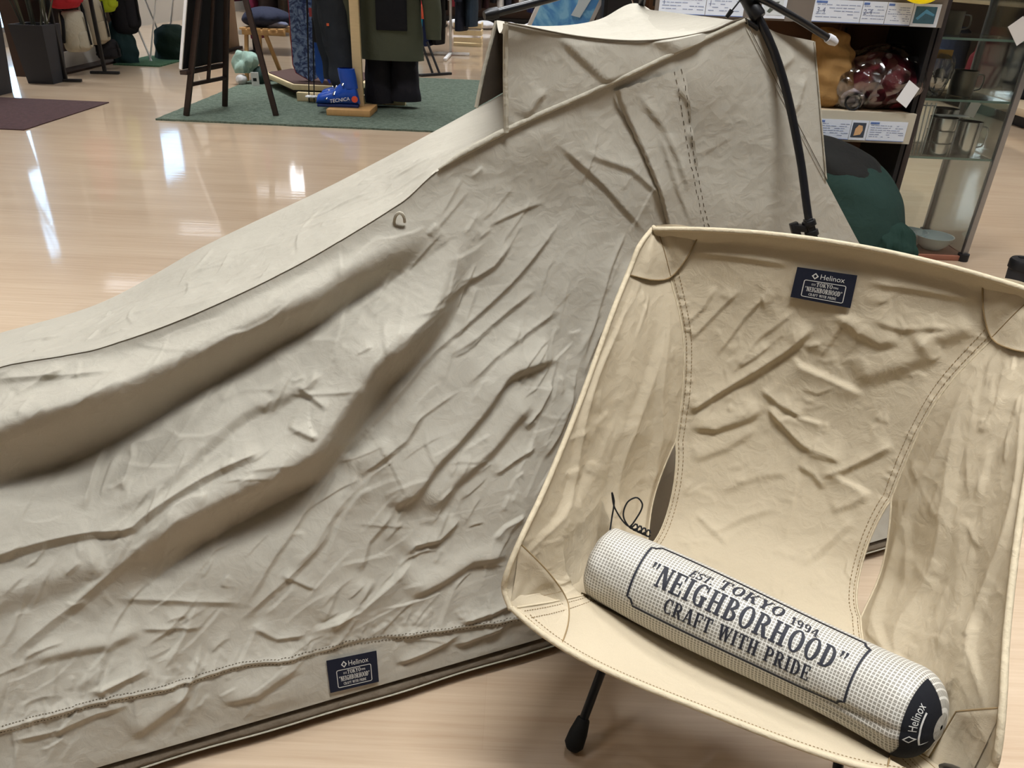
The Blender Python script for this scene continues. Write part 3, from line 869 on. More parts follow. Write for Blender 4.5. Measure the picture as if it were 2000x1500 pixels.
    # feet of the cot frame beneath
    for s_, o_ in ((-1.1, .08), (-1.1, .62), (-.1, .35), (.9, .08), (.9, .62)):
        c0 = tent_xyz(s_, o_, 0)
        MB().lathe([(.0, 0), (.022, 0), (.02, .012), (.012, .018), (0, .018)], tuple(c0), 14).build('cot_foot', M_PLASTIC, root, True)
    # label on the hem
    def wp(s, z):
        d = (near[..., 0] - s) ** 2 + (near[..., 2] - z) ** 2
        q = np.unravel_index(d.argmin(), d.shape)
        return D[q], n[q]
    cs4 = [wp(-0.332, 0.111), wp(-0.259, 0.106), wp(-0.261, 0.055), wp(-0.332, 0.059)]
    off = sum(q[1] for q in cs4); off /= np.linalg.norm(off)
    label_patch(root, 'woven_label', [q[0] + off * .001 for q in cs4], off)
    # storm flap over the door zip
    fa = spline([(.157, .851), (.211, .763), (.27, .65), (.33, .5), (.38, .38)], 90)
    fb = spline([(.262, .880), (.30, .763), (.345, .64), (.40, .5), (.45, .38)], 90)
    G = np.zeros((90, 30, 3)); Nn = np.zeros((90, 30, 3)); sz = np.zeros((90, 30, 2))
    for i in range(90):
        for j in range(30):
            q = fa[i] * (1 - j / 29) + fb[i] * (j / 29)
            sz[i, j] = q; a, b = wp(*q); G[i, j] = a; Nn[i, j] = b
    lift = .0035 + .004 * (1 - np.linspace(0, 1, 30)) ** 2
    hf = np.zeros((90, 30))
    for A, wu, wd, pts in ((.004, .02, .007, [(.19, .85), (.24, .80), (.27, .755), (.30, .70)]), (.003, .018, .006, [(.23, .80), (.27, .72), (.31, .65)]), (.004, .015, .007, [(.28, .80), (.30, .77), (.31, .74)]), (.004, .015, .006, [(.25, .86), (.28, .83), (.29, .80)])):
        fold(hf, sz[..., 0], sz[..., 1], pts, A, wu, wd, .2)
    G = G + Nn * (lift[None, :, None] + hf[..., None])
    G[:, 0] -= Nn[:, 0] * .006
    link('zip_flap', grid_mesh(G), root, M_TENT, True)
    for jx in (25, 28):
        m = MB()
        for i in range(0, 88, 2):
            m.tube([tuple(G[i, jx] + Nn[i, jx] * .0005), tuple(G[i + 1, jx] + Nn[i + 1, jx] * .0005)], .00045, 4, False)
        m.build('flap_stitching', M_THREAD, root)
    # small webbing loop on the near ridge, and a peg tab on the top
    a, b = wp(-.158, .69)
    lp = [a + b * .004 + np.array([.007 * math.cos(t) , 0, .012 * math.sin(t)]) + b * .006 * math.sin(t) for t in np.linspace(0, math.pi * 1.4, 12)]
    MB().tube([tuple(p) for p in lp], .0022, 6).build('webbing_loop', M_TAPE, root, True)
    # poles
    arch = spline([(.62, .02, .04), (.56, .03, .3), (.50, .055, .52), (.479, .10, .633), (.466, .11, .665), (.452, .15, .767), (.418, .19, .883), (.372, .22, .962), (.355, .28, 1.0),
                   (.352, .35, 1.012), (.352, .42, 1.0), (.36, .5, .96), (.40, .56, .85), (.45, .61, .7), (.5, .65, .5), (.56, .68, .3), (.6, .69, .04)], 120)
    arch[:, 1] -= .012
    aw = tent_xyz(arch[:, 0], arch[:, 1], arch[:, 2])
    pole = MB().tube([tuple(p) for p in aw], .0062, 12).build('arch_pole', M_BLACKPOLE, root, True)
    aw_y = [(-.035, .195, .947), (.04, .2, .964), (.13, .21, .985), (.25, .215, .993), (.355, .215, .978), (.43, .205, .952), (.505, .197, .921)]
    rp = spline(aw_y, 60)
    rp = tent_xyz(rp[:, 0], rp[:, 1] - .016, rp[:, 2])
    MB().tube([tuple(p) for p in rp], .0050, 10).build('ridge_pole', M_BLACKPOLE, root, True)
    d = Vector(rp[-1] - rp[-3]).normalized()
    MB().tube([Vector(rp[-1]) - d * .006, Vector(rp[-1]) + d * .004, Vector(rp[-1]) + d * .012], [.0068, .0072, .005], 10).build('pole_tip', M_TIP, root, True)
    d = Vector(rp[0] - rp[3]).normalized()
    MB().tube([Vector(rp[0]) - d * .006, Vector(rp[0]) + d * .004, Vector(rp[0]) + d * .012], [.0068, .0072, .005], 10).build('pole_tip', M_PLASTIC, root, True)
    # hub where the poles cross, with hook below
    i = int(np.argmin(np.abs(aw[:60, 2] - .962)))
    hub = Vector(aw[i])
    t = Vector(aw[i + 1] - aw[i - 1]).normalized()
    h = MB().tube([hub - t * .026, hub - t * .022, hub - t * .006, hub + t * .006, hub + t * .02], [.009, .011, .011, .0095, .0095], 12)
    h.build('pole_hub', M_PLASTIC, root, True)
    MB().tube([hub - t * .02, hub - t * .03 + Vector((-.004, .004, -.01)), Vector(tuple(tent_xyz(.358, .2, .944)))], [.005, .0055, .003], 8).build('roof_hook', M_PLASTIC, root, True)
    MB().tube([hub + Vector((-.006, 0, .02)), hub + Vector((-.012, 0, .006)), hub + Vector((-.022, -.002, -.008)), hub + Vector((-.026, -.002, -.014))], [.0012, .0012, .0012, .0012], 6).build('hook_cord', M_PLASTIC, root)
    MB().tube([hub + Vector((-.024, -.002, -.010)), hub + Vector((-.030, -.002, -.020))], [.0035, .003], 8).build('cord_toggle', M_PLASTIC, root, True)
    # clip half-way down the pole
    i = int(np.argmin(np.abs(aw[:60, 2] - .668)))
    c0 = Vector(aw[i]); t = Vector(aw[i + 1] - aw[i - 1]).normalized()
    cl = MB()
    for o_ in (-.012, .004):
        cl.tube([c0 + t * o_, c0 + t * (o_ + .009)], .0105, 12)
    cl.beam(c0 - t * .016, c0 + t * .016, .012, .016, (0, -1, 0))
    cl.beam(c0 + Vector((-.022, .002, -.004)) - t * .012, c0 + Vector((-.022, .002, -.004)) + t * .012, .012, .012, (0, -1, 0))
    cl.beam(c0 + Vector((-.026, .004, 0)), c0, .014, .010)
    cl.build('pole_clip', M_PLASTIC, root, bevel=.0012)
    return root

TENT = build_tent()

# ================================================================ the camp chair
CH_ORG = np.array([0.33, 0.79, 0.0]); CH_YAW = -0.422

def chair_xyz(P):
    P = np.asarray(P, float)
    c, s = math.cos(CH_YAW), math.sin(CH_YAW)
    return np.stack([CH_ORG[0] + c * P[..., 0] - s * P[..., 1], CH_ORG[1] + s * P[..., 0] + c * P[..., 1], P[..., 2]], -1)

SEAM = [(-.238, .186, .684), (-.208, .185, .625), (-.167, .165, .53), (-.149, .13, .40), (-.147, .085, .30), (-.145, .03, .266),
        (-.16, -.05, .262), (-.185, -.12, .28), (-.205, -.19, .318), (-.245, -.236, .328)]
MIDL = [(0, .206, .700), (0, .197, .64), (0, .192, .53), (0, .162, .40), (0, .105, .295), (0, .03, .258),
        (0, -.05, .248), (0, -.12, .254), (0, -.19, .274), (0, -.25, .298)]
EDGE = [(-.238, .186, .684), (-.243, .14, .668), (-.2455, .115, .642), (-.246, .064, .606), (-.247, -.047, .508), (-.249, -.14, .44),
        (-.253, -.2, .40), (-.257, -.224, .368), (-.258, -.228, .346), (-.245, -.236, .328)]
SEAM_T = [0, .085, .215, .385, .51, .59, .69, .785, .88, 1.0]
EDGE_T = [0, .06, .105, .17, .37, .56, .70, .80, .88, 1.0]
CN, CM, CW = 300, 240, 90      # rows; columns of centre panel; columns of a wing

def chair_base():
    t = np.linspace(0, 1, CN)
    S = spline(SEAM, t, SEAM_T); Mi = spline(MIDL, t, SEAM_T); E = spline(EDGE, t, EDGE_T)
    slit = np.where((t > .40) & (t < .60), np.clip(np.sin((t - .40) / .20 * math.pi), 0, 1) ** .8, 0)
    Sc = S + np.stack([slit * .013, slit * -.004, slit * 0], -1)
    Sw = S + np.stack([slit * -.011, slit * -.012, slit * .006], -1)
    x = np.linspace(-1, 1, CM)[None, :]
    e = (2 + 1.8 * smooth01((t - .75) / .25))[:, None]
    k = 1 - np.abs(x) ** e
    cen = np.stack([-Sc[:, 0][:, None] * x, Sc[:, 1][:, None] + (Mi[:, 1] - Sc[:, 1])[:, None] * k, Sc[:, 2][:, None] + (Mi[:, 2] - Sc[:, 2])[:, None] * k], -1)
    v = np.linspace(0, 1, CW)[None, :, None]
    wing = E[:, None, :] * (1 - v) + Sw[:, None, :] * v
    wing[..., 0] -= .012 * (4 * v * (1 - v))[..., 0] * np.sin(t * math.pi)[:, None]
    q = -np.r_[0, np.cumsum(np.linalg.norm(np.diff(Mi, axis=0), axis=1))]
    return cen, wing, q

CHAIR_FOLDS = [
    (0.009, 0.025, 0.009, 0.12, [(-0.146, -0.274), (-0.108, -0.238), (-0.069, -0.202), (-0.026, -0.156), (-0.001, -0.116)]),
    (0.004, 0.012, 0.005, 0.2, [(-0.088, -0.197), (-0.065, -0.173), (-0.051, -0.154)]),
    (0.006, 0.02, 0.006, 0.2, [(-0.051, -0.222), (-0.023, -0.238), (0.019, -0.251)]),
    (0.008, 0.025, 0.007, 0.15, [(-0.038, -0.245), (-0.008, -0.269), (0.021, -0.288), (0.037, -0.293), (0.061, -0.293), (0.084, -0.288)]),
    (0.004, 0.012, 0.005, 0.2, [(0.043, -0.253), (0.024, -0.253), (0.002, -0.253)]),
    (0.004, 0.012, 0.005, 0.2, [(0.082, -0.293), (0.054, -0.299), (0.029, -0.299)]),
    (0.007, 0.015, 0.008, 0.15, [(0.055, -0.328), (0.084, -0.304), (0.111, -0.274), (0.135, -0.245)]),
    (0.005, 0.02, 0.008, 0.2, [(0.022, -0.319), (0.048, -0.325), (0.068, -0.341)]),
    (0.005, 0.015, 0.006, 0.2, [(0.127, -0.325), (0.095, -0.322), (0.067, -0.319)]),
    (0.008, 0.025, 0.014, 0.2, [(-0.139, -0.29), (-0.098, -0.288), (-0.059, -0.266), (-0.041, -0.243)]),
    (0.004, 0.02, 0.012, 0.2, [(-0.124, -0.344), (-0.078, -0.316), (-0.042, -0.279)]),
    (0.006, 0.025, 0.008, 0.2, [(0.086, -0.199), (0.05, -0.191), (-0.001, -0.181), (-0.023, -0.173)]),
    (0.006, 0.03, 0.015, 0.2, [(0.019, -0.087), (0.057, -0.11), (0.084, -0.116), (0.109, -0.104)]),
    (0.006, 0.02, 0.02, 0.2, [(0.121, -0.113), (0.156, -0.081), (0.182, -0.057)]),
    (0.008, 0.03, 0.025, 0.2, [(0.06, -0.178), (0.114, -0.139), (0.154, -0.099)]),
    (0.0035, 0.012, 0.005, 0.2, [(-0.174, -0.148), (-0.15, -0.113), (-0.138, -0.076)]),
    (0.0035, 0.012, 0.005, 0.2, [(-0.162, -0.17), (-0.126, -0.11), (-0.105, -0.079)]),
    (0.0035, 0.012, 0.005, 0.2, [(-0.122, -0.189), (-0.093, -0.122), (-0.068, -0.079)]),
    (0.003, 0.012, 0.006, 0.2, [(-0.098, -0.217), (-0.07, -0.151), (-0.025, -0.096)]),
    (0.004, 0.012, 0.005, 0.2, [(-0.099, -0.423), (-0.068, -0.447), (-0.037, -0.465)]),
    (0.0025, 0.015, 0.006, 0.2, [(0.032, -0.433), (0.031, -0.387), (0.027, -0.325)]),
    (0.004, 0.012, 0.008, 0.1, [(-0.188, -0.033), (-0.111, -0.035), (-0.037, -0.04), (0.041, -0.044), (0.113, -0.037), (0.187, -0.03)]),
    (0.003, 0.02, 0.01, 0.2, [(-0.075, -0.387), (-0.025, -0.351), (0.02, -0.331)]),
    (0.003, 0.015, 0.008, 0.2, [(-0.078, -0.462), (-0.032, -0.417), (0.013, -0.387)]),
    (0.004, 0.015, 0.008, 0.2, [(0.08, -0.367), (0.101, -0.348), (0.123, -0.322)]),
    (0.004, 0.015, 0.008, 0.2, [(0.059, -0.465), (0.089, -0.41), (0.113, -0.361)]),
    (0.0035, 0.015, 0.007, 0.2, [(0.065, -0.09), (0.103, -0.093), (0.154, -0.073)]),
    (0.003, 0.014, 0.006, 0.2, [(0.016, -0.162), (0.03, -0.113), (0.039, -0.087)]),
]


M_CHAIR = fabric('chair_cloth', (186, 172, 147), crumple=0.14, cscale=30, weave=0.25, wscale=1300)
M_CHAIRTAPE = fabric('chair_binding', (194, 180, 153), crumple=0.15, cscale=80, weave=0.3, wscale=900)
M_CHAIRTHREAD = mat('chair_thread', (140, 118, 84), 0.9)
M_RUBBER = mat('black_rubber', (20, 21, 22), 0.75, var=0.1, vscale=50)

SACK_AXIS = [(-.194, -.082, .308), (-.17, -.086, .308), (-.09, -.101, .309), (.04, -.128, .313), (.12, -.150, .320), (.19, -.180, .334), (.217, -.194, .341)]

def dent(P):
    """the cloth gives way under the sack lying on it"""
    ax = spline(SACK_AXIS, 60); r = .0535
    zmax = np.full(P.shape[:-1], 9.0)
    for p in ax:
        d = np.hypot(P[..., 0] - p[0], P[..., 1] - p[1])
        zmax = np.minimum(zmax, np.where(d < r, p[2] - np.sqrt(np.maximum(r * r - d * d, 0)), 9.0))
    P = P.copy(); low = P[..., 2] < .36
    P[..., 2] = np.where(low, np.minimum(P[..., 2], zmax), P[..., 2])
    return P

def build_chair():
    cen, wing, q = chair_base()
    base = chair_xyz(np.array([0, 0, 0.0]))
    root = thing('camp_chair', 'sand-coloured cloth camp chair with black pole legs in front of the tent', 'chair', tuple(base))
    rng = random.Random(11)
    # centre panel: back above, seat in front
    X = cen[..., 0]; Q = np.repeat(q[:, None], CM, 1)
    Hh = np.zeros_like(X)
    for A, wu, wd, tp, pts in CHAIR_FOLDS:
        fold(Hh, X, Q, pts, A, wu, wd, tp)
    for i in range(110):
        x = rng.uniform(-.16, .16); y = rng.uniform(-.5, -.06)
        a = rng.gauss(.5, .8) + (math.pi if rng.random() < .5 else 0); L = rng.uniform(.012, .05)
        fold(Hh, X, Q, [(x, y), (x + math.cos(a) * L / 2, y + math.sin(a) * L / 2), (x + math.cos(a + .4) * L, y + math.sin(a + .4) * L)],
             rng.uniform(.0006, .002), rng.uniform(.005, .012), rng.uniform(.003, .006), .3)
    S = spline(SEAM, np.linspace(0, 1, CN), SEAM_T)
    # small puckers along both side seams
    for k in range(150):
        i = rng.randrange(10, CN - 60); sgn = rng.choice((-1, 1))
        x0 = -S[i, 0] * sgn; y0 = q[i]
        L = rng.uniform(.008, .022)
        fold(Hh, X, Q, [(x0, y0), (x0 - sgn * L, y0 + rng.uniform(-.003, .008))], rng.uniform(.0006, .0018), .0035, .0025, .3)
    edge = np.minimum(1, (1 - np.abs(np.linspace(-1, 1, CM)))[None, :] / .03)
    Hh *= edge
    Hh *= 1 - np.exp(-(np.maximum(np.abs(X) - .042, 0) / .02) ** 2 - (np.maximum(np.abs(Q + .06) - .026, 0) / .012) ** 2) * .95
    # rolled hem along the top edge and the front edge
    Hh += .014 * smooth01(1 + Q / .021)
    Hh += .003 * smooth01(1 - (Q - q[-1]) / .010)
    n = normals(cen)
    if n[CN // 3, CM // 2, 1] > 0: n = -n
    D = chair_xyz(dent(cen + n * Hh[..., None]))
    mid = CN * 57 // 100
    back = link('back_panel', grid_mesh(D[:mid + 1]), root, M_CHAIR, True)
    seat = link('seat_panel', grid_mesh(D[mid:]), root, M_CHAIR, True)
    # wings
    t = np.linspace(0, 1, CN)[:, None]; v = np.linspace(0, 1, CW)[None, :]
    for sgn in (1, -1):
        Hw = np.zeros((CN, CW))
        U = v * .11 + 0 * t; Tt = -t * .55 + 0 * v
        for c0, A, w in ((.018, .006, .006), (.045, .005, .016), (.075, .007, .010), (.095, .006, .008)):
            pts = [(c0 + .01 * math.sin(k * 1.3 + c0 * 90), -.05 - k * .055) for k in range(8)]
            fold(Hw, U, Tt, pts if sgn > 0 else pts, A * (1 if sgn > 0 else .7), w * 1.6, w, .35)
        for i in range(60):
            x = rng.uniform(.02, .1); y = rng.uniform(-.5, -.05); a = rng.gauss(1.4, .5) + (math.pi if rng.random() < .5 else 0); L = rng.uniform(.015, .06)
            fold(Hw, U, Tt, [(x, y), (x + math.cos(a) * L, y + math.sin(a) * L)], rng.uniform(.0006, .002), rng.uniform(.004, .01), rng.uniform(.003, .006), .3)
        Hw *= np.minimum(1, np.minimum(v, 1 - v) / .06) * np.minimum(1, np.minimum(t, 1 - t) / .06)
        W = wing * np.array([sgn, 1, 1])
        nw = normals(W)
        if nw[CN // 2, CW // 2, 0] * sgn < 0: nw = -nw
        DW = chair_xyz(dent(W + nw * Hw[..., None]))
        link('side_wing', grid_mesh(DW), root, M_CHAIR, True)
        # seam tape with its stitches
        for off_, idx in ((.0008, CM - 1 if sgn < 0 else 0),):
            col = 3 if sgn > 0 else CM - 4
            m = MB()
            for i in range(12, CN - 8, 2):
                for cc in (col, col + (5 if sgn > 0 else -5)):
                    m.tube([tuple(D[i, cc] + np.array([-.0003, -.0004, .0006])), tuple(D[i + 1, cc] + np.array([-.0003, -.0004, .0006]))], .0005, 4, False)
            m.build('seam_stitching', M_CHAIRTHREAD, root)
        pts = []
        for i in range(6, CN - 4, 3):
            pts.append(tuple(DW[i, -1]))
        MB().tube(pts, .0016, 6).build('seam_piping', M_CHAIRTAPE, root, True)
        pts = [tuple(D[i, 0 if sgn > 0 else -1]) for i in range(CN * 38 // 100, CN * 62 // 100, 2)]
        MB().tube(pts, .0016, 6).build('slit_piping', M_CHAIRTAPE, root, True)
        # corner pockets: quilted domes at the ends of the frame poles
        for nm, corner, pe, ps, pt in (('corner_pocket', (-.236, .188, .685), (-.2455, .112, .634), (-.204, .182, .618), (-.172, .196, .688)),
                                       ('corner_pocket', (-.247, -.237, .328), (-.2535, -.205, .402), (-.196, -.185, .316), (-.176, -.247, .304))):
            c_, e_, s_, t_ = [np.array(p) * np.array([sgn, 1, 1]) for p in (corner, pe, ps, pt)]
            k = 26
            a = np.linspace(0, 1, k)[:, None, None]; b = np.linspace(0, 1, k)[None, :, None]
            arc = spline([e_, e_ * .45 + s_ * .55 + (s_ - c_) * .10, s_ + (s_ - c_) * .04, s_ * .55 + t_ * .45 + (s_ - c_) * .10, t_], k)[None, :, :]
            G = c_ + (arc - c_) * a
            nn = np.cross(e_ - c_, t_ - c_); nn /= np.linalg.norm(nn)
            inside = np.array([0, -.05, .55]) - c_
            if nn @ inside < 0: nn = -nn
            bulge = .010 * np.sin(np.clip(a * 1.08, 0, 1) * math.pi * .94) * (.55 + .45 * np.sin(b * math.pi)) + .0022
            rip = .0013 * np.sin(b * 26 + 3 * a) * a * (1 - a) * 3
            G = dent(G + nn * (bulge + rip))
            link(nm, grid_mesh(chair_xyz(G)), root, M_CHAIR, True)
            st = [tuple(chair_xyz(G[k - 1, j] + nn * .0006)) for j in range(k)]
            MB().tube(st, .0010, 6).build('pocket_edge', M_CHAIRTHREAD, root, True)
            st = [tuple(chair_xyz(G[i, k // 2] + nn * .0005)) for i in range(2, k)]
            MB().tube(st, .0006, 5).build('pocket_seam', M_CHAIRTHREAD, root, True)
    # binding all round
    E = spline(EDGE, 120, None)
    loop = [tuple(chair_xyz(p)) for p in E[::-1]] + [tuple(p) for p in D[0, 2:-2:2]] + [tuple(chair_xyz(p * np.array([-1, 1, 1]))) for p in E] + [tuple(p) for p in D[-1, ::-2]]
    MB().tube(loop + loop[:2], .0036, 10).build('edge_binding', M_CHAIRTAPE, root, True)
    # stitch lines beside the binding, front hem
    for dr in (5, 9):
        m = MB()
        for j in range(6, CM - 6, 2):
            a = D[CN - 1 - dr, j] + np.array([0, -.0003, .0006]); b = D[CN - 1 - dr, j + 1] + np.array([0, -.0003, .0006])
            m.tube([tuple(a), tuple(b)], .0005, 4, False)
        m.build('hem_stitching', M_CHAIRTHREAD, root)
    # frame
    hubs = {}
    for sx in (-1, 1):
        hub = np.array([sx * .155, .0, .185]); hubs[sx] = hub
        MB().box((sx * .155 - .016, -.035, .165), (sx * .155 + .016, .035, .205), None)
        m = MB(); m.beam(tuple(chair_xyz(hub + [0, -.04, 0])), tuple(chair_xyz(hub + [0, .04, 0])), .03, .036)
        m.build('pole_hub', M_PLASTIC, root, bevel=.004)
        for ty, tz, tx, nm in ((.188, .675, .236, 'back_pole'), (-.23, .324, .243, 'seat_pole')):
            a = hub + [0, .03 if ty > 0 else -.03, .01]
            e = np.array([sx * tx, ty, tz]) + [0, .004, -.003]
            k_ = (a + e) / 2 + (np.array([sx * .014, .004, -.034]) if ty < 0 else np.zeros(3))
            MB().tube([tuple(chair_xyz(p)) for p in spline([a, k_, e], 14)], .0065, 10).build(nm, M_BLACKPOLE, root, True)
        for ty in (-1, 1):
            foot = np.array([sx * .175, ty * .15 if ty < 0 else .065, 0.0])
            top = hub + [0, ty * .028, -.008]
            d = (foot - top) / np.linalg.norm(foot - top)
            leg = MB().tube([tuple(chair_xyz(top)), tuple(chair_xyz(foot - d * .012))], .0068, 12).build('leg', M_BLACKPOLE, root, True)
            pts = [foot - d * .052, foot - d * .050, foot - d * .030, foot - d * .012, foot - d * .004]
            pts = [tuple(chair_xyz(p)) for p in pts]
            rf = MB().tube(pts, [.0085, .0098, .0135, .0145, .009], 14)
            zmin = min(v_[2] for v_ in rf.v)
            rf.v = [(x, y, z - zmin) for x, y, z in rf.v]
            rf.build('rubber_foot', M_RUBBER, leg, True)
    for y in (-.03, .03):
        MB().tube([tuple(chair_xyz(hubs[-1] + [0, y, 0])), tuple(chair_xyz(hubs[1] + [0, y, 0]))], .0065, 10).build('cross_bar', M_BLACKPOLE, root, True)
    # label on the back
    def wp(x, qq):
        k = int(np.argmin(np.abs(q - qq))); j = int(np.argmin(np.abs(cen[k, :, 0] - x)))
        return D[k, j]
    c4 = [wp(-.039, -.039), wp(.036, -.038), wp(.038, -.081), wp(-.039, -.081)]
    nn = np.cross(c4[1] - c4[0], c4[3] - c4[0]); nn /= np.linalg.norm(nn)
    if nn[1] > 0: nn = -nn
    label_patch(root, 'woven_label', [p + nn * .0015 for p in c4], nn)
    return root

CHAIR = build_chair()

# ---------------------------------------------------------------- the stuff sack lying on the seat
def ripstop(name):
    m = bpy.data.materials.new(name); m.use_nodes = True
    nt = m.node_tree; N = nt.nodes; K = nt.links; p = N['Principled BSDF']
    p.inputs['Roughness'].default_value = .5
    uv = N.new('ShaderNodeUVMap'); sp = N.new('ShaderNodeSeparateXYZ'); K.new(uv.outputs[0], sp.inputs[0])
    ln = []
    for ax in ('X', 'Y'):
        a = N.new('ShaderNodeMath'); a.operation = 'MULTIPLY'; a.inputs[1].default_value = 1 / .0042
        K.new(sp.outputs[ax], a.inputs[0])
        b = N.new('ShaderNodeMath'); b.operation = 'FRACT'; K.new(a.outputs[0], b.inputs[0])
        c = N.new('ShaderNodeMath'); c.operation = 'SUBTRACT'; c.inputs[1].default_value = .5; K.new(b.outputs[0], c.inputs[0])
        d = N.new('ShaderNodeMath'); d.operation = 'ABSOLUTE'; K.new(c.outputs[0], d.inputs[0])
        e = N.new('ShaderNodeMapRange'); e.inputs['From Min'].default_value = .33; e.inputs['From Max'].default_value = .39
        K.new(d.outputs[0], e.inputs['Value']); ln.append(e)
    mxm = N.new('ShaderNodeMath'); mxm.operation = 'MAXIMUM'; K.new(ln[0].outputs[0], mxm.inputs[0]); K.new(ln[1].outputs[0], mxm.inputs[1])
    mx = N.new('ShaderNodeMix'); mx.data_type = 'RGBA'
    mx.inputs['A'].default_value = srgb(136, 131, 120); mx.inputs['B'].default_value = srgb(204, 200, 190)
    K.new(mxm.outputs[0], mx.inputs['Factor']); K.new(mx.outputs['Result'], p.inputs['Base Color'])
    tc = N.new('ShaderNodeTexCoord'); no = N.new('ShaderNodeTexNoise'); no.inputs['Scale'].default_value = 45; no.inputs['Detail'].default_value = 4
    K.new(tc.outputs['Object'], no.inputs['Vector'])
    b1 = N.new('ShaderNodeBump'); b1.inputs['Strength'].default_value = .25; b1.inputs['Distance'].default_value = .01; K.new(no.outputs['Fac'], b1.inputs['Height'])
    b2 = N.new('ShaderNodeBump'); b2.inputs['Strength'].default_value = .4; b2.inputs['Distance'].default_value = .0006; K.new(mxm.outputs[0], b2.inputs['Height']); K.new(b1.outputs[0], b2.inputs['Normal'])
    K.new(b2.outputs[0], p.inputs['Normal'])
    return m

def build_sack():
    M_RIP = ripstop('ripstop_cloth')
    M_INK = mat('black_print', (30, 31, 40), .7, var=.25, vscale=260)
    M_PATCH = fabric('black_patch', (20, 21, 26), crumple=.05, weave=.3)
    M_CORD = mat('black_cord', (16, 16, 17), .8)
    ax = spline(SACK_AXIS, 241)
    A = chair_xyz(ax)
    L = np.r_[0, np.cumsum(np.linalg.norm(np.diff(A, axis=0), axis=1))]; LT = L[-1]
    T = np.gradient(A, axis=0); T /= np.linalg.norm(T, axis=1, keepdims=True)
    F = np.array([-.317, -.664, .685]); F /= np.linalg.norm(F)
    F = F[None] - T * (T @ F)[:, None]; F /= np.linalg.norm(F, axis=1, keepdims=True)
    Uv = np.cross(F, T); 
    if Uv[100] @ np.array([0, .4, .6]) < 0: Uv = -Uv
    def rad(l):
        l = np.asarray(l, float)
        r = .0485 + .003 * np.sin(l * 14) + .002 * l / LT
        a = np.clip(l / .022, 0, 1); b = np.clip((LT - l) / .038, 0, 1)
        return r * np.sqrt(np.clip(1 - (1 - a) ** 2.6, 0, 1)) * np.sqrt(np.clip(1 - (1 - b) ** 2.2, 0, 1))
    def surf(l, ph, h=0.0):
        """point on the sack: l along it, ph angle from the printed side's middle (towards the top), h lift"""
        l = np.asarray(l, float); ph = np.asarray(ph, float)
        c = np.stack([np.interp(l, L, A[:, k]) for k in range(3)], -1)
        f = np.stack([np.interp(l, L, F[:, k]) for k in range(3)], -1); u = np.stack([np.interp(l, L, Uv[:, k]) for k in range(3)], -1)
        r = rad(l)
        # slack cloth: flattened where it rests, soft dents near the end
        r = r * (1 - .05 * np.exp(-((ph + 2.2) / .5) ** 2))
        d = np.exp(-((ph + .50 + (LT - l) * 2.2) / .10) ** 2) * np.exp(-((l - LT + .075) / .05) ** 2) * .0045
        d = d + np.exp(-((ph + .95) / .10) ** 2) * np.exp(-((l - LT + .09) / .06) ** 2) * .0035
        d = d + .0012 * np.sin(l * 70 + ph * 4) * np.exp(-(l / .06) ** 2) * np.sin(ph * 5)
        r = r - d + h
        return c + f * (r * np.cos(ph))[..., None] + u * (r * np.sin(ph))[..., None]
    b0 = A[120].copy(); b0[2] = .262
    root = thing('stuff_sack', 'pale ripstop stuff sack with black printed lettering lying on the chair seat', 'stuff sack', tuple(b0))
    nl, npn = 260, 160
    l = np.r_[0.00005, np.linspace(.0002, .02, 20)[1:], np.linspace(.02, LT - .036, nl)[1:], LT - np.linspace(.036, .0002, 30)[1:], LT - .00005]
    ph = np.linspace(0, 2 * math.pi, npn, endpoint=False)
    LL, PP = np.meshgrid(l, ph, indexing='ij')
    P = surf(LL, np.where(PP > math.pi, PP - 2 * math.pi, PP))
    UV = np.stack([LL, PP * .05], -1)
    me = grid_mesh(P, closed_v=True)
    # uv with unwrapped seam at the back
    idx = np.empty(len(me.loops), np.int32); me.loops.foreach_get('vertex_index', idx)
    uvv = UV.reshape(-1, 2)[idx].reshape(-1, 4, 2)
    span = uvv[..., 1].max(1) - uvv[..., 1].min(1)
    w = span > .1
    q = uvv[w]; q[..., 1][q[..., 1] < .1] += 2 * math.pi * .05; uvv[w] = q
    la = me.uv_layers.new(name='UVMap'); la.data.foreach_set('uv', uvv.astype(np.float32).ravel())
    body = link('sack_body', me, root, M_RIP, True)
    R0 = .0505
    def lay(v2, f2, l0, a0, name, m_, h=.0009, par=None, lab=None, step=.004):
        """wrap flat artwork onto the sack; v2 in metres: x along, y around"""
        me2 = mesh_py([(x, y, 0) for x, y in v2], f2)
        bm = bmesh.new(); bm.from_mesh(me2)
        lo = v2.min(0); hi = v2.max(0)
        for axis in (1, 0):
            k = math.floor(lo[axis] / step) + 1
            while k * step < hi[axis]:
                co = [0, 0, 0]; no = [0, 0, 0]; co[axis] = k * step; no[axis] = 1
                bmesh.ops.bisect_plane(bm, geom=bm.verts[:] + bm.edges[:] + bm.faces[:], plane_co=co, plane_no=no)
                k += 1
        V = np.array([p.co[:2] for p in bm.verts])
        W = surf(l0 + V[:, 0], (a0 + V[:, 1]) / R0, h)
        for p, w_ in zip(bm.verts, W): p.co = w_
        bm.to_mesh(me2); bm.free()
        o = link(name, me2, par or body, m_, False)
        if lab: o['label'] = lab
        return o
    x0, x1, y0, y1, c = .076, .350, -.034, .058, .009
    fr = []
    for cx, cy, s0 in ((x0, y0, 0), (x1, y0, 90), (x1, y1, 180), (x0, y1, 270)):
        for k in range(90, -1, -15):
            a = math.radians(s0 + k); fr.append((cx + c * math.cos(a), cy + c * math.sin(a)))
    # notched corners: arcs bite inwards
    v2, f2 = line2d(fr, .0028)
    lay(v2, f2, 0, 0, 'printed_frame', M_INK, lab='thin black printed frame with notched corners', step=.006)
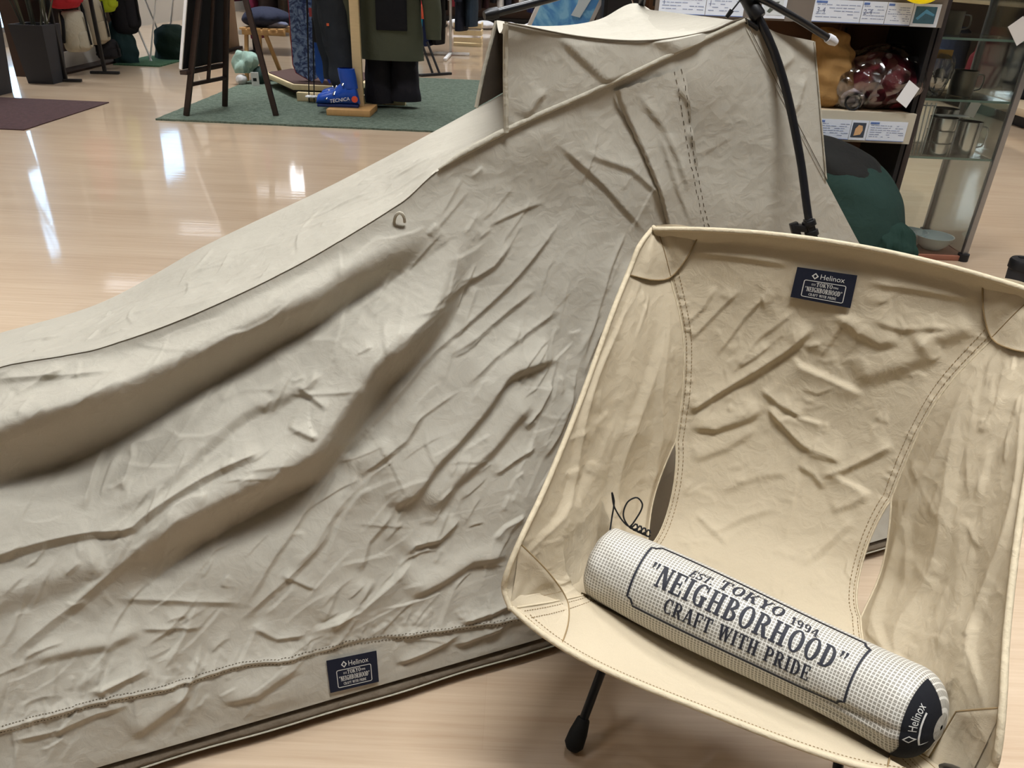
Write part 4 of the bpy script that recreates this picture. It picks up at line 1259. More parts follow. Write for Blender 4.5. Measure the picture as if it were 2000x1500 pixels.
    it = []
    def put(txt, size, cx, y, width, sl=0.0, arch=0.0):
        v, f, w = serif_text(txt, size, .06)
        v = v * [width / w, 1]; v[:, 0] += sl * v[:, 1]
        v[:, 0] += cx - width / 2
        v[:, 1] += y - arch * ((v[:, 0] - .213) / .08) ** 2
        it.append((v, f))
    put('CRAFT WITH PRIDE', .0175, .214, -.0225, .180)
    put('"NEIGHBORHOOD"', .0275, .214, .0010, .246)
    put('TOKYO', .0165, .211, .0335, .080, .12, .004)
    put('EST.', .0115, .150, .0325, .030, .25, .003)
    put('1994', .0115, .279, .0325, .034, -.1, .003)
    v2, f2 = merge2d(it)
    lay(v2, f2, 0, 0, 'printed_lettering', M_INK, lab='black slab-serif lettering in three lines')
    # black end cap with white print
    v2 = []; f2 = []
    nx, ny = 12, 44
    for i in range(nx + 1):
        for j in range(ny + 1):
            a = -.085 + .135 * j / ny
            lo = LT - .020 - .014 * smooth01(np.array((-.045 - a) / .03)).item()
            v2.append((lo + (LT - .0012 - lo) * i / nx, a))
    for i in range(nx):
        for j in range(ny):
            k = i * (ny + 1) + j; f2.append([k, k + ny + 1, k + ny + 2, k + 1])
    patch = lay(np.array(v2), f2, 0, 0, 'end_patch', M_PATCH, .0012, step=.02, lab='black end patch with white print')
    hv, hf = text_mesh('Helinox', .013); hv = hv - hv.min(0)
    rot = np.stack([-hv[:, 1], hv[:, 0]], -1)          # reads along the rim
    it = [(rot * [.62, 1.0] + [LT - .0085, -.024], hf), line2d([(LT - .0165, -.036), (LT - .0125, -.0315), (LT - .0085, -.036), (LT - .0125, -.0405)], .0016)]
    it.append(line2d([(LT - .0068, -.05), (LT - .0068, .01)], .0010, False)); it.append(line2d([(LT - .0068, -.05), (LT - .003, -.053)], .0010, False))
    v2, f2 = merge2d(it)
    lay(v2, f2, 0, 0, 'patch_lettering', M_THREADWHITE, .0018, patch)
    # drawstring at the open end
    a = Vector(tuple(surf(np.array([.012]), np.array([1.15]))[0]))
    k1 = spline([tuple(a), tuple(a + Vector((.002, .010, .012))), tuple(a + Vector((.004, .02, .032))), tuple(a + Vector((.0, .022, .045))), tuple(a + Vector((.006, .018, .022))), tuple(a + Vector((.026, .012, -.002))), tuple(a + Vector((.034, .012, .010))),
                 tuple(a + Vector((.042, .02, .028))), tuple(a + Vector((.034, .024, .037))), tuple(a + Vector((.022, .022, .030))), tuple(a + Vector((.018, .016, .012))), tuple(a + Vector((.028, .012, -.004))), tuple(a + Vector((.038, .013, -.008)))], 80)
    MB().tube([tuple(p) for p in k1], .0011, 6).build('drawstring', M_CORD, root, True)
    kn = MB()
    for i in range(4):
        c0 = a + Vector((.034 + .006 * i, .013, -.004 - .003 * i))
        kn.tube([c0 + Vector((.0045 * math.cos(t_), .003 * math.sin(t_ * 2), .0045 * math.sin(t_))) for t_ in np.linspace(0, 6.0, 10)], .0013, 6)
    kn.build('drawstring_knot', M_CORD, root, True)
    tb = Vector(tuple(surf(np.array([.012]), np.array([-1.35]))[0]))
    MB().beam(tb + Vector((-.006, -.002, -.003)), tb + Vector((.004, -.004, -.006)), .008, .0016).build('pull_tab', fabric('tab_cloth', (120, 105, 80)), root)
    return root

SACK = build_sack()

# ================================================================ the shop's goods
RNG = random.Random(5)
M_CLEAR = None

def glass_material(name, tint=(250, 252, 251), refl=1.0, bump=0.0, bscale=30, base=0.06, film=0.0):
    m = bpy.data.materials.new(name); m.use_nodes = True
    nt = m.node_tree; N = nt.nodes; K = nt.links
    N.remove(N['Principled BSDF'])
    out = N['Material Output']
    tr = N.new('ShaderNodeBsdfTransparent'); tr.inputs[0].default_value = srgb(*tint)
    gl = N.new('ShaderNodeBsdfGlossy'); gl.inputs['Roughness'].default_value = .03 if not film else .12
    fr = N.new('ShaderNodeFresnel'); fr.inputs['IOR'].default_value = 1.5
    mu = N.new('ShaderNodeMath'); mu.operation = 'MULTIPLY_ADD'; mu.inputs[1].default_value = refl; mu.inputs[2].default_value = base
    mu.use_clamp = True
    K.new(fr.outputs[0], mu.inputs[0])
    mx = N.new('ShaderNodeMixShader'); K.new(mu.outputs[0], mx.inputs[0]); K.new(tr.outputs[0], mx.inputs[1]); K.new(gl.outputs[0], mx.inputs[2])
    if bump:
        tc = N.new('ShaderNodeTexCoord'); no = N.new('ShaderNodeTexVoronoi'); no.inputs['Scale'].default_value = bscale
        K.new(tc.outputs['Object'], no.inputs['Vector'])
        b = N.new('ShaderNodeBump'); b.inputs['Strength'].default_value = bump; b.inputs['Distance'].default_value = .03
        K.new(no.outputs['Distance'], b.inputs['Height']); K.new(b.outputs[0], gl.inputs['Normal']); K.new(b.outputs[0], fr.inputs['Normal'])
    K.new(mx.outputs[0], out.inputs['Surface'])
    return m

def cloth(rgb, crumple=.3):
    k = 'cloth_%d_%d_%d' % rgb
    return MATS[k] if k in MATS else fabric(k, rgb, crumple=crumple, cscale=14, weave=.1, wscale=600)

def tube_body(rings, seg=28, fold_amp=0.0, nf=7, seed=0, cap=True):
    """lofted cloth body: rings = (cx, cy, z, rx, ry); flutes round it"""
    r = random.Random(seed); ph = [r.uniform(0, 6.3) for _ in range(4)]
    m = MB(); k0 = 0
    n = len(rings)
    R = spline([(a[0], a[1], a[2], a[3], a[4]) for a in rings], max(12, n * 5))
    for i, (cx, cy, z, rx, ry) in enumerate(R):
        for j in range(seg):
            a = 2 * math.pi * j / seg
            f = 1 + fold_amp * (math.sin(nf * a + ph[0] + i * .25) * .6 + .4 * math.sin((nf + 4) * a + ph[1] - i * .17)) + fold_amp * .5 * math.sin(i * .9 + ph[2] + 2 * a)
            m.v.append((cx + math.cos(a) * rx * f, cy + math.sin(a) * ry * f, z))
    n = len(R)
    for i in range(n - 1):
        for j in range(seg):
            a = i * seg + j; b = i * seg + (j + 1) % seg
            m.f.append([a, b, b + seg, a + seg])
    if cap:
        m.f.append(list(range(seg))[::-1]); m.f.append([(n - 1) * seg + j for j in range(seg)])
    return m

def blob(c, r, seed=0, bump=.06, rot=0.0, flat=0.0, nu=40, nv=24, dents=6):
    """soft filled bag: lumpy ellipsoid that sits on its base"""
    rr = random.Random(seed); ds = []
    for _ in range(dents):
        v = Vector((rr.gauss(0, 1), rr.gauss(0, 1), rr.gauss(0, 1))).normalized(); ds.append((v, rr.uniform(.3, 1), rr.uniform(.12, .3)))
    m = MB(); cr, sr = math.cos(rot), math.sin(rot)
    for i in range(nv + 1):
        th = math.pi * i / nv
        for j in range(nu):
            a = 2 * math.pi * j / nu
            d = Vector((math.sin(th) * math.cos(a), math.sin(th) * math.sin(a), math.cos(th)))
            f = 1.0
            for v, s, w in ds:
                f += bump * s * math.exp(-((1 - d.dot(v)) / w) ** 2) * (1 if s > .6 else -1)
            f += bump * .25 * math.sin(9 * a + 3 * th) * math.sin(th)
            p = Vector((d.x * r[0], d.y * r[1], d.z * r[2])) * f
            if flat: p.z = max(p.z, -r[2] * flat)
            m.v.append((c[0] + cr * p.x - sr * p.y, c[1] + sr * p.x + cr * p.y, c[2] + p.z))
    for i in range(nv):
        for j in range(nu):
            a = i * nu + j; b = i * nu + (j + 1) % nu
            m.f.append([a, a + nu, b + nu, b])
    return m

def rotz(c, yaw):
    return Matrix.Translation(Vector(c)) @ Matrix.Rotation(yaw, 4, 'Z')

M_BLACK = mat('black_satin', (24, 24, 27), .5, var=.12, vscale=12)
M_CHARCOAL = mat('charcoal_panel', (44, 45, 50), .7, var=.12, vscale=8)
M_DARKWOOD = mat('dark_brown_wood', (50, 36, 30), .55, var=.25, vscale=10, stretch=(1, 1, 8))
M_PINE = mat('pine_wood', (214, 192, 150), .55, var=.10, vscale=14, stretch=(1, 1, 6))
M_PINEX = mat('pine_wood_lengthwise', (222, 204, 164), .55, var=.10, vscale=14, stretch=(6, 1, 1))
M_OAK = mat('oak_block', (190, 148, 96), .55, var=.12, vscale=14, stretch=(5, 1, 1))
M_WHITE = mat('white_paint', (232, 232, 232), .45, var=.03, vscale=6)
M_WHITECARD = mat('white_card', (226, 234, 246), .6, var=.02, vscale=30)
M_BLUEPRINT = mat('blue_print', (92, 120, 180), .7, var=.1, vscale=60)
M_GREYPRINT = mat('grey_print', (150, 162, 190), .7, var=.1, vscale=60)
M_STEEL = mat('brushed_steel', (190, 192, 195), .22, metal=1.0, var=.06, vscale=20)
M_ALU = mat('aluminium_post', (150, 150, 152), .35, metal=.8, var=.06, vscale=20)

# ---------------------------------------------------------------- mats on the floor
def turf_material(name, c1, c2):
    m = bpy.data.materials.new(name); m.use_nodes = True
    nt = m.node_tree; N = nt.nodes; K = nt.links; p = N['Principled BSDF']; p.inputs['Roughness'].default_value = .95
    tc = N.new('ShaderNodeTexCoord'); n = N.new('ShaderNodeTexNoise'); n.inputs['Scale'].default_value = 38; n.inputs['Detail'].default_value = 8; n.inputs['Roughness'].default_value = .8
    K.new(tc.outputs['Object'], n.inputs['Vector'])
    r = N.new('ShaderNodeValToRGB'); r.color_ramp.elements[0].position = .35; r.color_ramp.elements[0].color = srgb(*c1)
    r.color_ramp.elements[1].position = .68; r.color_ramp.elements[1].color = srgb(*c2)
    K.new(n.outputs['Fac'], r.inputs[0]); K.new(r.outputs[0], p.inputs['Base Color'])
    b = N.new('ShaderNodeBump'); b.inputs['Strength'].default_value = .8; b.inputs['Distance'].default_value = .015; K.new(n.outputs['Fac'], b.inputs['Height']); K.new(b.outputs[0], p.inputs['Normal'])
    return m

def rag_rect(x0, y0, x1, y1, h, jag, seed):
    r = random.Random(seed); pts = []
    n = 60
    for (ax, ay), (bx, by) in (((x0, y0), (x1, y0)), ((x1, y0), (x1, y1)), ((x1, y1), (x0, y1)), ((x0, y1), (x0, y0))):
        for k in range(n):
            t = k / n; pts.append((ax + (bx - ax) * t + r.uniform(-jag, jag), ay + (by - ay) * t + r.uniform(-jag, jag)))
    return MB().prism(pts, .0, h)

o = rag_rect(-2.45, 5.29, .55, 7.92, .012, .004, 3).build('turf_rug', turf_material('green_turf', (58, 72, 60), (122, 136, 120)))
tag(o, 'green artificial turf rug under the easel and ski display', 'rug')
o = MB().box((-4.6, 4.79, 0), (-3.04, 5.87, .008)).build('door_mat', turf_material('brown_mat', (62, 42, 44), (88, 62, 62)), bevel=.003)
tag(o, 'flat dark maroon floor mat at the left edge of the floor', 'mat')
o = rag_rect(-4.0, 7.95, -3.55, 8.75, .012, .004, 4).build('turf_rug', turf_material('dark_turf', (40, 74, 50), (70, 110, 78)))
tag(o, 'small dark green turf mat under the wire table', 'rug')

# ---------------------------------------------------------------- planters with reeds
M_REED = mat('reed_stem', (86, 84, 66), .7, var=.3, vscale=20)
M_REEDDARK = mat('reed_dark', (46, 50, 42), .7, var=.3, vscale=20)
for k, (x, y, w, h, lab) in enumerate(((-4.03, 6.02, .30, .58, 'dark tapered planter cut off by the left photo edge, nearer the camera'),
                                       (-3.96, 6.72, .26, .44, 'black tapered planter box beside the backpack rack'))):
    t = thing('planter', lab, 'planter', (x, y, 0), 'dark planters')
    a = w * .40; b = w * .52
    m = MB().add([(x - a, y - a, 0), (x + a, y - a, 0), (x + a, y + a, 0), (x - a, y + a, 0), (x - b, y - b, h), (x + b, y - b, h), (x + b, y + b, h), (x - b, y + b, h),
                  (x - b + .02, y - b + .02, h), (x + b - .02, y - b + .02, h), (x + b - .02, y + b - .02, h), (x - b + .02, y + b - .02, h),
                  (x - b + .02, y - b + .02, h - .05), (x + b - .02, y - b + .02, h - .05), (x + b - .02, y + b - .02, h - .05), (x - b + .02, y + b - .02, h - .05)],
                 [[3, 2, 1, 0], [0, 1, 5, 4], [1, 2, 6, 5], [2, 3, 7, 6], [3, 0, 4, 7], [4, 5, 9, 8], [5, 6, 10, 9], [6, 7, 11, 10], [7, 4, 8, 11], [8, 9, 13, 12], [9, 10, 14, 13], [10, 11, 15, 14], [11, 8, 12, 15], [12, 13, 14, 15]])
    m.build('planter_box', M_CHARCOAL, t)
    for i in range(16):
        a0 = RNG.uniform(0, 6.28); r0 = RNG.uniform(0, w * .35); sp = RNG.uniform(.05, .42); hh = RNG.uniform(.7, 1.15)
        p0 = Vector((x + math.cos(a0) * r0, y + math.sin(a0) * r0, h - .06)); d = Vector((math.cos(a0) * sp, math.sin(a0) * sp, hh))
        pts = [p0 + d * q + Vector((0, 0, -.25 * sp * q * q)) for q in (0, .35, .7, 1)]
        MB().tube(pts, [.006, .005, .004, .0015], 6).build('reed', M_REED if i % 2 else M_REEDDARK, t, True)

# ---------------------------------------------------------------- backpack rack along the left
t = thing('display_rack', 'dark display wall with a pale lower board behind the hanging backpacks', 'rack', (-4.2, 7.6, 0))
MB().box((-4.36, 6.95, .0), (-4.22, 8.52, 1.9)).build('back_panel', M_WALLDARK, t)
MB().box((-4.22, 7.0, .02), (-4.20, 8.48, .15)).build('lower_board', mat('pale_board', (232, 228, 220), .6, var=.04), t)
MB().box((-4.22, 6.95, 0), (-4.05, 8.5, .02)).build('plinth', M_DARKWOOD, t, bevel=.004)
MB().tube([(-4.2, 7.0, 1.15), (-3.95, 7.0, 1.15), (-3.95, 8.48, 1.15), (-4.2, 8.48, 1.15)], .012, 8).build('hanging_rail', M_BLACK, t, True)
for x, y, lab in ((-3.84, 6.78, 'slim black rack post with a T-shaped foot beside the black planter'), (-3.78, 7.33, 'slim black rack post with a T-shaped foot below the beige backpacks')):
    r = thing('rack_post', lab, 'rack post', (x, y, 0), 'black rack posts')
    MB().beam((x, y, .012), (x, y, 1.35), .03, .022).build('post', M_BLACK, r, bevel=.003)
    MB().beam((x - .12, y - .02, .012), (x + .12, y + .02, .012), .045, .022).build('foot', M_BLACK, r, bevel=.004)
r = thing('rack_post', 'thin white rack post with a small white tag beside the black planter', 'rack post', (-3.98, 6.93, 0))
MB().beam((-3.98, 6.93, 0), (-3.98, 6.93, 1.3), .018, .018).build('post', M_WHITE, r)
MB().box((-4.0, 6.905, .38), (-3.95, 6.915, .44)).build('tag', M_WHITE, r)

def backpack(c, w, d, h, rgb, lab, strap=(20, 20, 22), name='backpack', seed=0):
    x, y, z = c                       # hangs by its top at z; back towards -x
    t = thing(name, lab, 'backpack', (x, y, z - h), 'backpacks on the rack')
    m = MB(); R = [(-.02, .45, .55), (.06, .78, .8), (.3, .95, 1), (.6, 1.0, 1.0), (.85, .95, .95), (.97, .8, .75), (1.0, .45, .4)]
    tube_body([(x + d * .1 * kk, y, z - h * max(0, f), d * .5 * kd, w * .5 * kw) for f, kw, kd in R for kk in (kd,)], 24, .03, 5, seed).build('pack_body', cloth(rgb), t, True)
    tube_body([(x + d * .42, y, z - h * f, d * .22 * k, w * .36 * k) for f, k in ((.45, .5), (.5, .95), (.7, 1), (.88, .95), (.93, .5))], 18, .03, 4, seed + 1).build('front_pocket', cloth(rgb), t, True)
    MB().beam((x + d * .67, y - .012, z - .02), (x + d * .69, y, z - h * .82), .02, .006, (1, 0, 0)).build('strap', cloth(strap), t)
    for s in (-1, 1):
        pts = [(x - d * .1, y + s * w * .3, z - h * .05), (x + d * .1, y + s * w * .58, z - h * .35), (x - d * .1, y + s * w * .5, z - h * .75)]
        MB().tube([tuple(p) for p in spline(pts, 10)], .014, 6).build('shoulder_strap', cloth(strap), t, True)
    MB().tube([tuple(p) for p in spline([(x - .03, y - .04, z - .01), (x - .04, y, z + .06), (x - .03, y + .04, z - .01)], 8)], .007, 6).build('grab_loop', cloth(strap), t, True)
    return t

backpack((-3.95, 7.18, 1.08), .40, .24, .55, (170, 38, 48), 'red backpack hanging above the beige ones on the rack', seed=1)
backpack((-3.93, 7.22, .52), .30, .20, .33, (170, 164, 146), 'beige backpack with a dark centre strap hanging low on the rack', seed=2)
backpack((-3.93, 7.56, .60), .26, .20, .38, (160, 150, 130), 'wrinkled tan backpack hanging right of the dark-strapped one', seed=3)
backpack((-3.95, 7.88, 1.0), .22, .2, .53, (168, 186, 40), 'yellow-green backpack hanging on the rack', seed=4)
backpack((-3.93, 8.16, 1.0), .34, .24, .74, (22, 22, 28), 'tall black backpack at the far end of the rack', seed=5)
backpack((-3.90, 7.66, .26), .26, .18, .17, (26, 24, 26), 'small black pouch bag hanging lowest on the rack', seed=6)
backpack((-4.02, 7.62, 1.12), .24, .2, .5, (34, 40, 46), 'dark slate backpack between the red and the yellow-green ones', seed=7)

# ---------------------------------------------------------------- drapes, wire table, tan partition behind the rack
t = thing('wire_table', 'white wire-frame table with crossed legs behind the rack', 'table', (-3.72, 8.5, 0))
for dy in (0, .42):
    MB().tube([(-3.95, 8.3 + dy, .62), (-3.78, 8.3 + dy, .0)], .009, 8).build('leg', M_WHITE, t, True)
    MB().tube([(-3.62, 8.3 + dy, .62), (-3.80, 8.3 + dy, .0)], .009, 8).build('leg', M_WHITE, t, True)
for i in range(9):
    y = 8.26 + i * .062
    MB().tube([(-4.0, y, .62), (-3.56, y, .62)], .005, 6).build('top_wire', M_WHITE, t, True)
for i, x in enumerate((-4.0, -3.78, -3.56)):
    MB().tube([(x, 8.24, .615), (x, 8.78, .615)], .006, 6).build('rim_wire', M_WHITE, t, True)
o = MB().box((-4.0, 8.24, .635), (-3.56, 8.78, .66)); o = o.build('paper_stack', mat('pale_blue_paper', (186, 204, 224), .6, var=.1, vscale=20)); tag(o, 'pale blue paper stack lying on the white wire table', 'paper')
tag(tube_body([(-3.95, 8.12, 0.013, .12, .10), (-3.95, 8.12, .10, .13, .11), (-3.96, 8.12, .25, .11, .1), (-3.97, 8.12, .36, .07, .07), (-3.97, 8.12, .39, .03, .03)], 28, .08, 6, 3).build('tarp_bundle', cloth((30, 52, 54)), None, True), 'dark teal folded tarp slumped at the end of the rack', 'tarp')
tag(tube_body([(-3.66, 8.62, 0.013, .20, .16), (-3.66, 8.62, .12, .20, .16), (-3.66, 8.62, .26, .17, .14), (-3.66, 8.62, .33, .08, .07)], 28, .07, 6, 8).build('tent_bag', cloth((22, 40, 32)), None, True), 'dark green packed tent bag below the white wire table', 'tent bag')
t = thing('partition', 'tan partition panel standing behind the easel', 'partition', (-3.42, 9.1, 0))
MB().box((-3.50, 8.75, .03), (-3.42, 9.9, 1.9)).build('panel', mat('tan_board', (176, 148, 116), .7, var=.06, vscale=4), t, bevel=.004)
MB().box((-3.53, 8.73, 0), (-3.39, 9.92, .03)).build('foot', M_DARKWOOD, t)

# ---------------------------------------------------------------- easel
t = thing('easel', 'dark wooden easel with a black sign board standing on the turf rug', 'easel', (-2.1, 5.6, 0))
L0, M0, R0_ = Vector((-2.30, 5.43, .012)), Vector((-2.19, 5.87, .012)), Vector((-1.73, 5.58, .012))
LT_, MT_, RT_ = Vector((-1.92, 5.56, 1.55)), Vector((-1.90, 5.74, 1.55)), Vector((-1.99, 5.68, 1.35))
for a, b, nm in ((L0, LT_, 'front_leg'), (M0, MT_, 'front_leg'), (R0_, RT_, 'rear_leg')):
    MB().beam(a, b, .036, .026, (0, 1, 0)).build(nm, M_DARKWOOD, t, bevel=.003)
def lm(a, b, z): return a + (b - a) * (z / (b.z - a.z))
MB().beam(lm(L0, LT_, .20), lm(M0, MT_, .20), .03, .022).build('cross_bar', M_DARKWOOD, t, bevel=.002)
MB().beam(lm(L0, LT_, .28) + Vector((-.03, -.06, 0)), lm(M0, MT_, .28) + Vector((-.03, .06, 0)), .05, .026).build('ledge', M_DARKWOOD, t, bevel=.002)
MB().beam((lm(L0, LT_, .20) + lm(M0, MT_, .20)) / 2, (LT_ + MT_) / 2, .022, .018, (0, 1, 0)).build('centre_slat', M_DARKWOOD, t, bevel=.002)
sb = thing('sign_board', 'black sign board with a white front edge resting on the easel', 'sign board', (-2.24, 5.6, .28))
bl0 = lm(L0, LT_, .30) + Vector((-.035, -.055, 0)); bm0 = lm(M0, MT_, .30) + Vector((-.035, .05, 0))
bl1 = lm(L0, LT_, 1.3) + Vector((-.035, -.13, 0)); bm1 = lm(M0, MT_, 1.3) + Vector((-.035, .12, 0))
nv_ = Vector((-.02, .003, .005))
MB().add([bl0, bm0, bm1, bl1, bl0 + nv_, bm0 + nv_, bm1 + nv_, bl1 + nv_], [[0, 1, 2, 3], [7, 6, 5, 4], [0, 4, 5, 1], [1, 5, 6, 2], [2, 6, 7, 3], [3, 7, 4, 0]]).build('board', M_BLACK, sb)
MB().beam(bl0 + nv_ * .6, bl1 + nv_ * .6, .016, .03, (0, 1, 0)).build('white_edge', M_WHITE, sb)
MB().add([bl0 + nv_ * 1.1, bm0 + nv_ * 1.1, bm1 + nv_ * 1.1, bl1 + nv_ * 1.1, bl0 + nv_ * 1.4, bm0 + nv_ * 1.4, bm1 + nv_ * 1.4, bl1 + nv_ * 1.4], [[0, 1, 2, 3], [7, 6, 5, 4], [0, 4, 5, 1], [1, 5, 6, 2], [2, 6, 7, 3], [3, 7, 4, 0]]).build('poster_sheet', M_WHITE, sb)

# ---------------------------------------------------------------- ski and snowboard display
t = thing('display_platform', 'low pale wooden platform with a brown top on the turf rug', 'platform', (-1.5, 6.6, 0))
poly = [(-2.22, 6.98), (-1.82, 6.36), (-1.45, 6.36), (-1.30, 6.62), (-1.30, 7.25), (-2.1, 7.3)]
MB().prism([(x, y) for x, y in poly], .075, .115).build('platform_board', M_PINEX, t, bevel=.003)
cx_, cy_ = -1.75, 6.85
MB().prism([(cx_ + (x - cx_) * .93, cy_ + (y - cy_) * .93) for x, y in poly], .115, .121).build('carpet_top', mat('brown_carpet', (78, 58, 54), .95, var=.2, vscale=60), t)
MB().prism([(cx_ + (x - cx_) * .7, cy_ + (y - cy_) * .7) for x, y in poly], .012, .075).build('plinth', M_DARKWOOD, t)
t = thing('clothes_stand', 'raw pine clothes stand carrying the olive ski jacket', 'clothes stand', (-1.2, 6.0, 0))
MB().box((-1.76, 6.24, .012), (-.92, 6.29, .075)).build('foot_beam', M_PINEX, t, bevel=.002)
MB().box((-1.235, 5.86, .055), (-1.170, 5.90, 1.75)).build('post', M_PINE, t, bevel=.002)
MB().box((-1.40, 5.68, .012), (-1.09, 5.98, .055)).build('foot_block', M_OAK, t, bevel=.003)
MB().box((-1.5, 5.86, 1.55), (-.7, 5.90, 1.60)).build('cross_bar', M_PINEX, t, bevel=.002)

def plank_shape(length, width, tip, n=24):
    """outline of ski or snowboard, long axis z: list of (half width, z)"""
    out = []
    for i in range(n + 1):
        z = i / n
        w = width * (1 - .12 * math.sin(math.pi * z))
        e = min(z, 1 - z) * length
        if e < tip: w *= math.sqrt(max(0, 1 - (1 - e / tip) ** 2))
        out.append((max(w / 2, .002), z * length))
    return out

def board(c, yaw, lean, length, width, thick, m1, m2, name, lab, cat, edge=None, group=None):
    t = thing(name, lab, cat, c, group)
    Mx = rotz(c, yaw) @ Matrix.Rotation(lean, 4, 'X')
    pr = plank_shape(length, width, width * .5)
    n = len(pr); v = []; f = []
    for sgn in (-1, 1):
        for w, z in pr:
            up = .03 * max(0, (abs(z / length - .5) - .42) / .08) ** 2
            v += [Mx @ Vector((-w, sgn * thick / 2 - up, z)), Mx @ Vector((w, sgn * thick / 2 - up, z))]
    for i in range(n - 1):
        a = 2 * i; f.append([a, a + 1, a + 3, a + 2]); b = 2 * n + 2 * i; f.append([b, b + 2, b + 3, b + 1])
        f.append([a, a + 2, b + 2, b]); f.append([a + 1, b + 1, b + 3, a + 3])
    f.append([0, 2 * n, 2 * n + 1, 1]); f.append([2 * n - 2, 2 * n - 1, 4 * n - 1, 4 * n - 2])
    MB().add(v, f).build('board_deck', m1, t, True)
    if edge:
        for s in (-1, 1):
            MB().tube([Mx @ Vector((s * w, 0, z)) for w, z in pr], thick * .55, 6).build('board_edge', edge, t, True)
    return t, Mx

def pattern_material(name, c1, c2, c3, sc=18):
    m = bpy.data.materials.new(name); m.use_nodes = True
    nt = m.node_tree; N = nt.nodes; K = nt.links; p = N['Principled BSDF']; p.inputs['Roughness'].default_value = .3
    tc = N.new('ShaderNodeTexCoord'); n = N.new('ShaderNodeTexNoise'); n.inputs['Scale'].default_value = sc; n.inputs['Detail'].default_value = 5; n.inputs['Distortion'].default_value = 2
    K.new(tc.outputs['Object'], n.inputs['Vector'])
    r = N.new('ShaderNodeValToRGB'); e = r.color_ramp.elements
    e[0].position = .42; e[0].color = srgb(*c1); e[1].position = .6; e[1].color = srgb(*c2); k = e.new(.5); k.color = srgb(*c3)
    K.new(n.outputs['Fac'], r.inputs[0]); K.new(r.outputs[0], p.inputs['Base Color'])
    return m

board((-1.72, 6.56, .121), .35, -.06, 1.5, .27, .012, pattern_material('snowboard_print', (58, 72, 112), (150, 172, 204), (104, 128, 172)), None, 'snowboard', 'blue patterned snowboard with a red edge standing on the platform', 'snowboard', mat('red_edge', (150, 48, 60), .4))
for k, (x, lab, m_) in enumerate(((-1.61, 'left one of the two bright blue skis beside the snowboard', (40, 96, 196)), (-1.55, 'right one of the two bright blue skis beside the snowboard', (48, 64, 170)))):
    board((x, 6.47, .121), .2, -.04, 1.6, .085, .014, mat('ski_%d' % k, m_, .3, var=.15, vscale=8), None, 'ski', lab, 'ski', group='blue skis')
t = thing('binding', 'black ski binding with a red and white tag strapped to the blue skis', 'binding', (-1.58, 6.44, .5))
MB().box((-1.64, 6.40, .42), (-1.54, 6.46, .60)).build('binding_body', M_BLACK, t, bevel=.01)
MB().box((-1.65, 6.385, .60), (-1.61, 6.40, .66)).build('red_tag', mat('red_tag', (200, 90, 90), .6), t)
MB().box((-1.60, 6.385, .59), (-1.565, 6.40, .67)).build('white_tag', M_WHITE, t)
for k, (x, lab) in enumerate(((-1.655, 'left black ski pole with a white basket beside the snowboard'), (-1.615, 'right black ski pole with a white basket beside the snowboard'))):
    t = thing('ski_pole', lab, 'ski pole', (x, 6.20, .0), 'black ski poles')
    MB().tube([(x, 6.20, .03), (x + .045, 6.33, 1.2)], [.004, .009], 8).build('shaft', M_BLACK, t, True)
    MB().tube([(x, 6.20, .012), (x, 6.20, .045)], [.003, .005], 8).build('spike', M_BLACK, t, True)
    MB().lathe([(.008, .055), (.03, .05), (.03, .058), (.008, .066)], (x + .002, 6.205, 0), 14).build('basket', M_WHITE, t, True)
    MB().tube([(x + .045, 6.33, 1.2), (x + .05, 6.345, 1.32)], .016, 10).build('grip', M_BLACK, t, True)

# dark ski trousers on a form, blue boots under them
t = thing('ski_trousers', 'dark charcoal ski trousers above the blue ski boots', 'trousers', (-1.38, 6.05, .17))
c_ = cloth((42, 46, 52))
tube_body([(-1.325, 5.98, .17, .085, .085), (-1.32, 5.98, .22, .11, .10), (-1.33, 6.0, .34, .10, .09), (-1.36, 6.02, .5, .11, .10), (-1.38, 6.04, .7, .125, .11), (-1.37, 6.06, .9, .14, .12)], 32, .07, 5, 21).build('trouser_leg', c_, t, True)
tube_body([(-1.44, 6.16, .20, .075, .08), (-1.44, 6.16, .34, .085, .09), (-1.45, 6.14, .5, .10, .10), (-1.44, 6.12, .7, .11, .11), (-1.42, 6.1, .9, .12, .12)], 32, .07, 5, 22).build('trouser_leg', c_, t, True)
tube_body([(-1.39, 6.08, .86, .16, .14), (-1.39, 6.08, 1.0, .17, .13), (-1.39, 6.08, 1.15, .16, .12), (-1.39, 6.08, 1.18, .15, .11)], 32, .04, 6, 23).build('trouser_hip', c_, t, True)
MB().box((-1.412, 5.917, .575), (-1.395, 5.922, .592)).build('logo_patch', mat('orange_patch', (214, 96, 60), .6), t)

